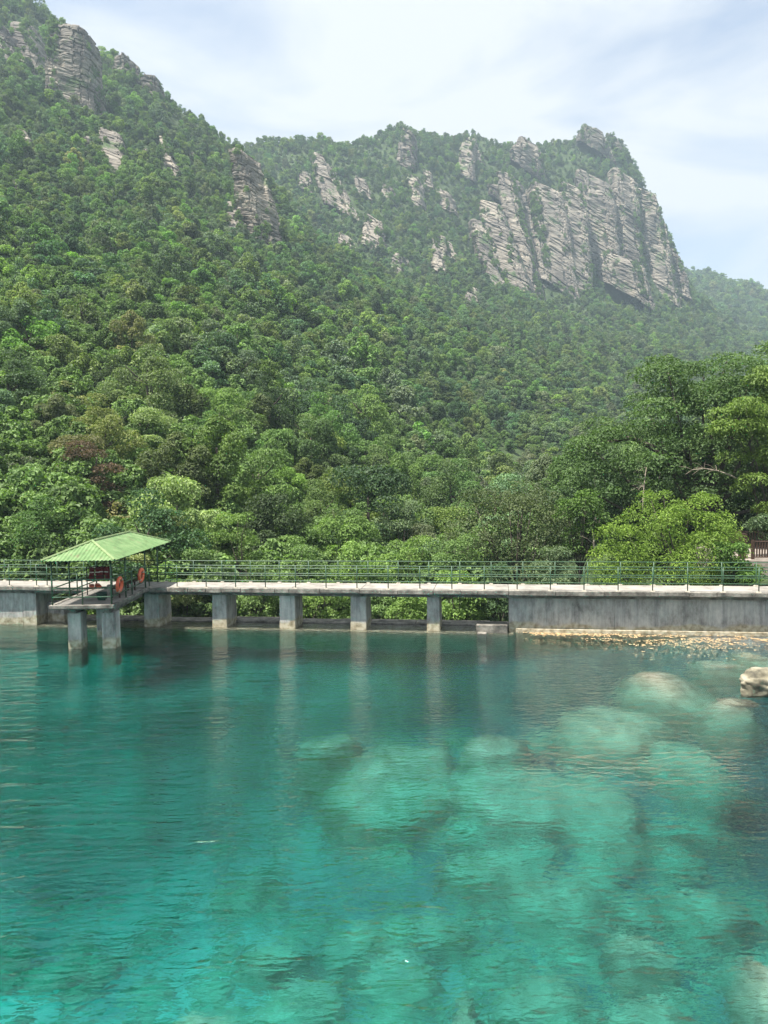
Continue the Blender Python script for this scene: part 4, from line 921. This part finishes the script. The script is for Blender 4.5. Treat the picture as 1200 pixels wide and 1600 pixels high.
t = MB(); t.tube([(-11.95 + .285 * math.cos(6.2832 * i / n_), 31.75 + .285 * math.sin(6.2832 * i / n_), DZ + .285) for i in range(n_ + 1)], .018, 6, cap=False); t.build('rim', M['dkgreen'], tub, smooth=True)

# ------------------------------------------------------------------ lake: bed, boulders, water
WX0, WX1, WY0 = -30.0, 27.0, -6.0
def bed_z(x, y):
    s = (x - B0[0]) * BU[0] + (y - B0[1]) * BU[1]; t = (x - B0[0]) * BN[0] + (y - B0[1]) * BN[1]
    z = -3.4 + 0.6 * fbm(x / 5, y / 5, 31, 4) + 0.10 * fbm(x / .8, y / .8, 35, 3)
    z -= 2.6 * np.clip((y - 21 - 0.25 * x) / 7, 0, 1) * np.clip((14 - x) / 5, 0, 1)             # deep towards the dam
    z -= 3.6 * np.exp(-(((x + 8) / 6.5) ** 2 + ((y - 22) / 7.5) ** 2))                       # deep pool on the left
    z -= 2.6 * np.exp(-(((x - 10.2) / 2.6) ** 2 + ((y - 17.0) / 4.0) ** 2)) 
    z += 0.5 * np.exp(-(((x - 3.8) / 4.5) ** 2 + ((y - 17) / 5) ** 2))                     # pale shoal in the middle
    z += 1.0 * np.exp(-(((x + 2) / 6) ** 2 + ((y - 10.5) / 3.0) ** 2))
    z += 2.0 * np.clip((x - 11.5) / 5, 0, 1.2) * np.clip((y - 18) / 6, 0, 1)                 # right shore
    z += np.clip((s - 20) / 6, 0, 1) * 3.0 * np.clip(1 - (-t) / 3.2, 0, 1) ** 1.3            # gravel against the wall
    return np.minimum(z, -0.12 + 0.05 * fbm(x * 2, y * 2, 8, 2))
bx_ = np.arange(WX0 + .2, WX1 - .1, .3); by_ = np.arange(WY0 + .2, 37.6, .3); XX, YY = np.meshgrid(bx_, by_)
ZZ = bed_z(XX, YY); ii = np.arange(XX.size).reshape(XX.shape)
link('lake_bed', mesh_np('lake_bed', np.stack([XX, YY, ZZ], -1).reshape(-1, 3), np.stack([ii[:-1, :-1], ii[:-1, 1:], ii[1:, 1:], ii[1:, :-1]], -1).reshape(-1, 4), smooth=True), M['bed'])['kind'] = 'structure'
def boulder_mesh(name, sx, sy, sz, seed, sub=4, rough=.28, boxy=.8):
    bm = bmesh.new(); bmesh.ops.create_icosphere(bm, subdivisions=sub, radius=1); me = bpy.data.meshes.new(name)
    co = np.array([v.co[:] for v in bm.verts]); u = co.copy()
    co = np.sign(co) * np.abs(co) ** boxy
    d = 1 + rough * (fbm(u[:, 0] * 1.3 + seed, u[:, 1] * 1.3 + u[:, 2] * .9, seed, 3)) + rough * .35 * fbm(u[:, 0] * 4 + u[:, 2] * 3, u[:, 1] * 4 - seed, seed + 3, 3)
    # a few flat facets
    r = np.random.default_rng(seed)
    for _ in range(7):
        n_ = r.normal(size=3); n_ /= np.linalg.norm(n_); h = r.uniform(.62, .9); e = u @ n_ * d - h; d = np.where(e > 0, d - .8 * e, d)
    co = co * d[:, None] * np.array([sx, sy, sz])
    for v, c in zip(bm.verts, co): v.co = c
    bm.to_mesh(me); bm.free(); [setattr(p, 'use_smooth', True) for p in me.polygons]; return me
BD = [ # photo x, y, width, height in photo pixels, height of the top, label
 (1055,1068,155,52,-.22,'large flat pale boulder just under the surface beside the dry rock'),(955,1122,190,62,-.55,'wide pale boulder under water left below the flat one'),(1070,1168,110,70,-.8,'greenish sunken boulder near the dark water on the right'),
 (765,1160,110,44,-.75,'small pale sunken boulder at the far side of the shoal'),(605,1188,210,100,-.85,'broad pale sunken boulder left of the shoal'),(520,1150,110,46,-.95,'pale sunken boulder at the tip of the left rocks'),
 (800,1228,190,110,-1.0,'large pale sunken boulder in the middle of the shoal'),(930,1235,160,90,-.95,'pale sunken boulder right of the middle one'),(1000,1462,112,62,-.8,'bright oval turquoise boulder lying under water in the lower right'),
 (1195,1520,90,110,-.45,'olive sunken boulder at the lower right edge'),(870,1385,170,70,-1.2,'flat sunken rock above the oval boulder'),(760,1340,160,66,-1.25,'flat sunken rock right of the lower centre'),
 (315,1592,170,60,-.75,'olive sunken rock at the bottom edge left of centre'),(722,1570,44,100,-.85,'narrow bright sunken stone at the bottom edge'),(860,1540,170,80,-1.05,'green sunken rock at the bottom right'),(1010,1575,150,70,-1.05,'green sunken rock below the oval boulder'),
 (1170,1022,60,16,-.12,'small pale sunken stone near the wall at the right'),(1130,1032,90,22,-.2,'flat greenish sunken stone behind the dry rock'),(1195,1035,50,20,-.1,'sunken stone close behind the dry rock at the right edge'),
 (1130,1098,90,30,-.18,'brown shallow stone at the foot of the dry rock'),(560,1440,110,60,-1.3,'turquoise sunken rock below centre'),(620,1500,130,70,-1.25,'turquoise sunken rock low in the centre'),(480,1540,110,60,-1.2,'turquoise sunken rock at the lower left of centre'),
 (680,1430,120,60,-1.35,'sunken rock right of the centre line'),(1100,1400,140,70,-1.25,'sunken rock in the pale water on the right'),(420,1480,120,60,-1.35,'dim sunken rock left of the centre line')]
for j, (x, y, w, h, zt, lab) in enumerate(BD):
    zt *= 1.55; c = on_bed(x, y, zt); Z = c[1]; rx_ = w / 2 / F * Z; ry_ = (on_bed(x, y - h / 2, zt)[1] - on_bed(x, y + h / 2, zt)[1]) / 2; zb = float(bed_z(np.array(c[0]), np.array(c[1])))
    rz_ = max(.35, (zt - zb) * .75); root = link('sunken_boulder', boulder_mesh('sunken_boulder', rx_ * 1.1, ry_ * 1.1, rz_, 40 + j, 4, .26), M['sunk'], None, (c[0], c[1], zt - rz_ * .92 - .12))
    root.rotation_euler = (0, 0, random.Random(j).uniform(-.3, .3)); tag(root, lab, 'boulder', 'boulders under the clear water')
c = on_z(1192, 1085, 0.0)
o = link('shore_rock', boulder_mesh('shore_rock', .95, .7, .5, 5, 5, .55), M['boulder'], None, (c[0] + .3, c[1] + .3, .06)); tag(o, 'dry pale rock standing out of the water at the right edge', 'rock')
c = on_z(1150, 1092, 0.0)
o = link('shore_rock', boulder_mesh('shore_rock', .6, .45, .25, 8, 4, .34), M['boulder'], None, (c[0], c[1], -.34)); tag(o, 'flat brown rock just under water beside the dry pale rock', 'rock')
# rubble on the bed
r = np.random.default_rng(88); V = []; Tq = []
ico = bmesh.new(); bmesh.ops.create_icosphere(ico, subdivisions=2, radius=1); iv = np.array([v.co[:] for v in ico.verts]); it_ = np.array([[v.index for v in f.verts] for f in ico.faces]); ico.free()
for k in range(1500):
    if k % 3: x, y = r.uniform(-11, 10), r.uniform(6, 15)
    else: x, y = r.uniform(-13, 14), r.uniform(9, 31)
    s = min(.6, .17 * r.lognormal(0, .55)); v = iv * (1 + .25 * r.normal(size=(len(iv), 1)) * .5) * np.array([s, s * r.uniform(.6, 1), s * r.uniform(.35, .7)])
    a = r.uniform(0, 6.28); v = v @ np.array([[math.cos(a), -math.sin(a), 0], [math.sin(a), math.cos(a), 0], [0, 0, 1]])
    Tq.append(it_ + len(V) * len(iv)); V.append(v + np.array([x, y, float(bed_z(np.array(x), np.array(y))) + s * .15]))
tag(link('bed_rubble', mesh_np('bed_rubble', np.vstack(V), np.vstack(Tq), smooth=True), M['sunk']), 'loose stones scattered over the lake bed', kind='stuff')
r = np.random.default_rng(89); V = []; Tq = []
for k in range(45):
    x, y = r.normal(4.2, 3.0), r.normal(16.5, 3.6); s = r.uniform(.3, .95); q = r.normal(size=(7, 3)); q /= np.linalg.norm(q, axis=1, keepdims=True); d = np.ones(len(iv))
    for n_ in q: e = iv @ n_ * d - r.uniform(.55, .85); d = np.where(e > 0, d - .85 * e, d)
    v = iv * d[:, None] * np.array([s, s * r.uniform(.6, 1), s * r.uniform(.5, .9)]); Tq.append(it_ + len(V) * len(iv)); V.append(v + np.array([x, y, float(bed_z(np.array(x), np.array(y))) + s * .35]))
tag(link('sunken_stones', mesh_np('sunken_stones', np.vstack(V), np.vstack(Tq)), M['sunk']), 'broken pale stones heaped on the shoal under water', kind='stuff')
# floating leaf litter against the wall
r = np.random.default_rng(9); nL = 2600
q = r.uniform(0, 1, nL); pxl = 800 + 420 * q ** .8; dep = np.abs(r.normal(0, 1, nL)) * (.25 + 1.25 * np.exp(-((pxl - 1050) / 110) ** 2))
SL = np.array([s_of_px(v, .3, 0) for v in np.linspace(795, 1260, 60)]); sl = np.interp(pxl, np.linspace(795, 1260, 60), SL); tl = .27 - dep
keepl = fbm(sl * 1.1, tl * 2.2, 4, 3) > -.18; sl, tl = sl[keepl], tl[keepl]; nL = len(sl)
P = np.stack([B0[0] + BU[0] * sl + BN[0] * tl, B0[1] + BU[1] * sl + BN[1] * tl, np.full(nL, .008)], 1); s = r.uniform(.03, .075, nL); a = r.uniform(0, 6.28, nL)
V = np.stack([P + np.stack([np.cos(a + k * math.pi / 2) * s * (1 if k % 2 == 0 else .5), np.sin(a + k * math.pi / 2) * s * (1 if k % 2 == 0 else .5), r.uniform(0, .012, nL)], 1) for k in range(4)], 1)
tag(link('leaf_litter', mesh_np('leaf_litter', V.reshape(-1, 3), np.arange(4 * nL).reshape(-1, 4)), M['litter']), 'tan dead leaves floating against the foot of the long wall', kind='stuff')

def water_mat():
    m, t, l = new_mat('lake_water')
    ge = nd(t, 'ShaderNodeNewGeometry')
    def layer(rot, sc, nscale, det, dist_):
        mp = nd(t, 'ShaderNodeMapping', {'Rotation': (0, 0, rad(rot)), 'Scale': sc}); l(ge.outputs['Position'], mp.inputs[0])
        n_ = nd(t, 'ShaderNodeTexNoise', {'Scale': nscale, 'Detail': det, 'Roughness': 0.5, 'Distortion': dist_}); l(mp.outputs[0], n_.inputs['Vector']); return n_.outputs['Fac']
    a = layer(-47, (0.22, 1.15, 1), 1.5, 3, 0.4)      # long crests running away to the right
    b = layer(20, (0.6, 1.3, 1), 4.2, 2, 0.3)         # cross ripples
    c = layer(-15, (0.7, 1.25, 1), 9, 2, 0.2)         # fine chop
    g = layer(0, (1, 1, 1), 0.10, 2, 0.5)             # gusts
    sx = nd(t, 'ShaderNodeSeparateXYZ'); l(ge.outputs['Position'], sx.inputs[0])
    gx_ = nd(t, 'ShaderNodeMath', {1: 26.0, 2: -13.0}, operation='MULTIPLY_ADD'); l(g, gx_.inputs[0])
    ga = nd(t, 'ShaderNodeMath', operation='ADD'); l(gx_.outputs[0], ga.inputs[0]); l(sx.outputs['X'], ga.inputs[1])
    mr = nd(t, 'ShaderNodeMapRange', {'From Min': -9.0, 'From Max': 2.0, 'To Min': .3, 'To Max': 1.0}); l(ga.outputs[0], mr.inputs['Value'])
    def mul(x, k):
        n_ = nd(t, 'ShaderNodeMath', {1: k}, operation='MULTIPLY'); l(x, n_.inputs[0]); return n_.outputs[0]
    def mulv(x, y):
        n_ = nd(t, 'ShaderNodeMath', operation='MULTIPLY'); l(x, n_.inputs[0]); l(y, n_.inputs[1]); return n_.outputs[0]
    def add(x, y):
        n_ = nd(t, 'ShaderNodeMath', operation='ADD'); l(x, n_.inputs[0]); l(y, n_.inputs[1]); return n_.outputs[0]
    ab_ = nd(t, 'ShaderNodeMath', {1: 0.5}, operation='SUBTRACT'); l(a, ab_.inputs[0]); ac_ = nd(t, 'ShaderNodeMath', operation='ABSOLUTE'); l(ab_.outputs[0], ac_.inputs[0])
    ad_ = nd(t, 'ShaderNodeMath', {0: 0.5}, operation='SUBTRACT'); l(ac_.outputs[0], ad_.inputs[1]); ae_ = nd(t, 'ShaderNodeMath', {1: 3.0}, operation='POWER'); l(ad_.outputs[0], ae_.inputs[0])
    h = add(add(mul(ae_.outputs[0], .28), mul(a, .03)), mulv(add(mul(b, .08), mul(c, .05)), mr.outputs[0]))
    bp = nd(t, 'ShaderNodeBump', {'Strength': 1.0, 'Distance': 1.0}); l(h, bp.inputs['Height'])
    bq = nd(t, 'ShaderNodeBump', {'Strength': 0.42, 'Distance': 1.0}); l(h, bq.inputs['Height'])
    fr = nd(t, 'ShaderNodeFresnel', {'IOR': 1.6}); l(bp.outputs[0], fr.inputs['Normal'])
    io = nd(t, 'ShaderNodeMapRange', {'To Min': 1.6, 'To Max': 1.33}); l(ge.outputs['Backfacing'], io.inputs['Value']); l(io.outputs[0], fr.inputs['IOR'])
    gl = nd(t, 'ShaderNodeBsdfGlossy', {'Roughness': 0.02}); l(bp.outputs[0], gl.inputs['Normal'])
    rf = nd(t, 'ShaderNodeBsdfRefraction', {'Roughness': 0.0, 'IOR': 1.33}); l(bq.outputs[0], rf.inputs['Normal'])
    tp = nd(t, 'ShaderNodeBsdfTransparent'); body = nd(t, 'ShaderNodeMixShader', {0: 0.19}); l(rf.outputs[0], body.inputs[1]); l(tp.outputs[0], body.inputs[2])
    mx = nd(t, 'ShaderNodeMixShader'); l(fr.outputs[0], mx.inputs[0]); l(body.outputs[0], mx.inputs[1]); l(gl.outputs[0], mx.inputs[2])
    ab = nd(t, 'ShaderNodeVolumeAbsorption', {'Color': (0.05, 0.855, 0.845, 1), 'Density': 0.55})
    o = nd(t, 'ShaderNodeOutputMaterial'); l(mx.outputs[0], o.inputs[0]); l(ab.outputs[0], o.inputs[1]); return m
t = MB(); yl, yr = fy(WX0) + 1.62, fy(WX1) + 1.62
t.hexa([(WX0, WY0, -7), (WX1, WY0, -7), (WX1, yr, -7), (WX0, yl, -7), (WX0, WY0, 0), (WX1, WY0, 0), (WX1, yr, 0), (WX0, yl, 0)])
tag(t.build('lake_water', water_mat()), 'clear turquoise lake water with fine ripples', kind='structure')

# ------------------------------------------------------------------ haze
hm, ht_, hl = new_mat('haze_air')
pv = nd(ht_, 'ShaderNodeVolumePrincipled', {'Color': (0.68, 0.86, 1.0, 1), 'Density': 0.00035, 'Anisotropy': 0.2}); ho = nd(ht_, 'ShaderNodeOutputMaterial'); hl(pv.outputs[0], ho.inputs['Volume'])
t = MB(); zt = float(max(GH.max(), 0)) + 25
t.box(-4100, 4100, -4100, 4100, -60, zt)
tag(t.build('haze', hm), 'thin pale blue summer haze filling the valley', kind='stuff')
print('trees', len(TP), 'ledge', len(ledge), 'zmin', GH.min(), 'zmax', GH.max())
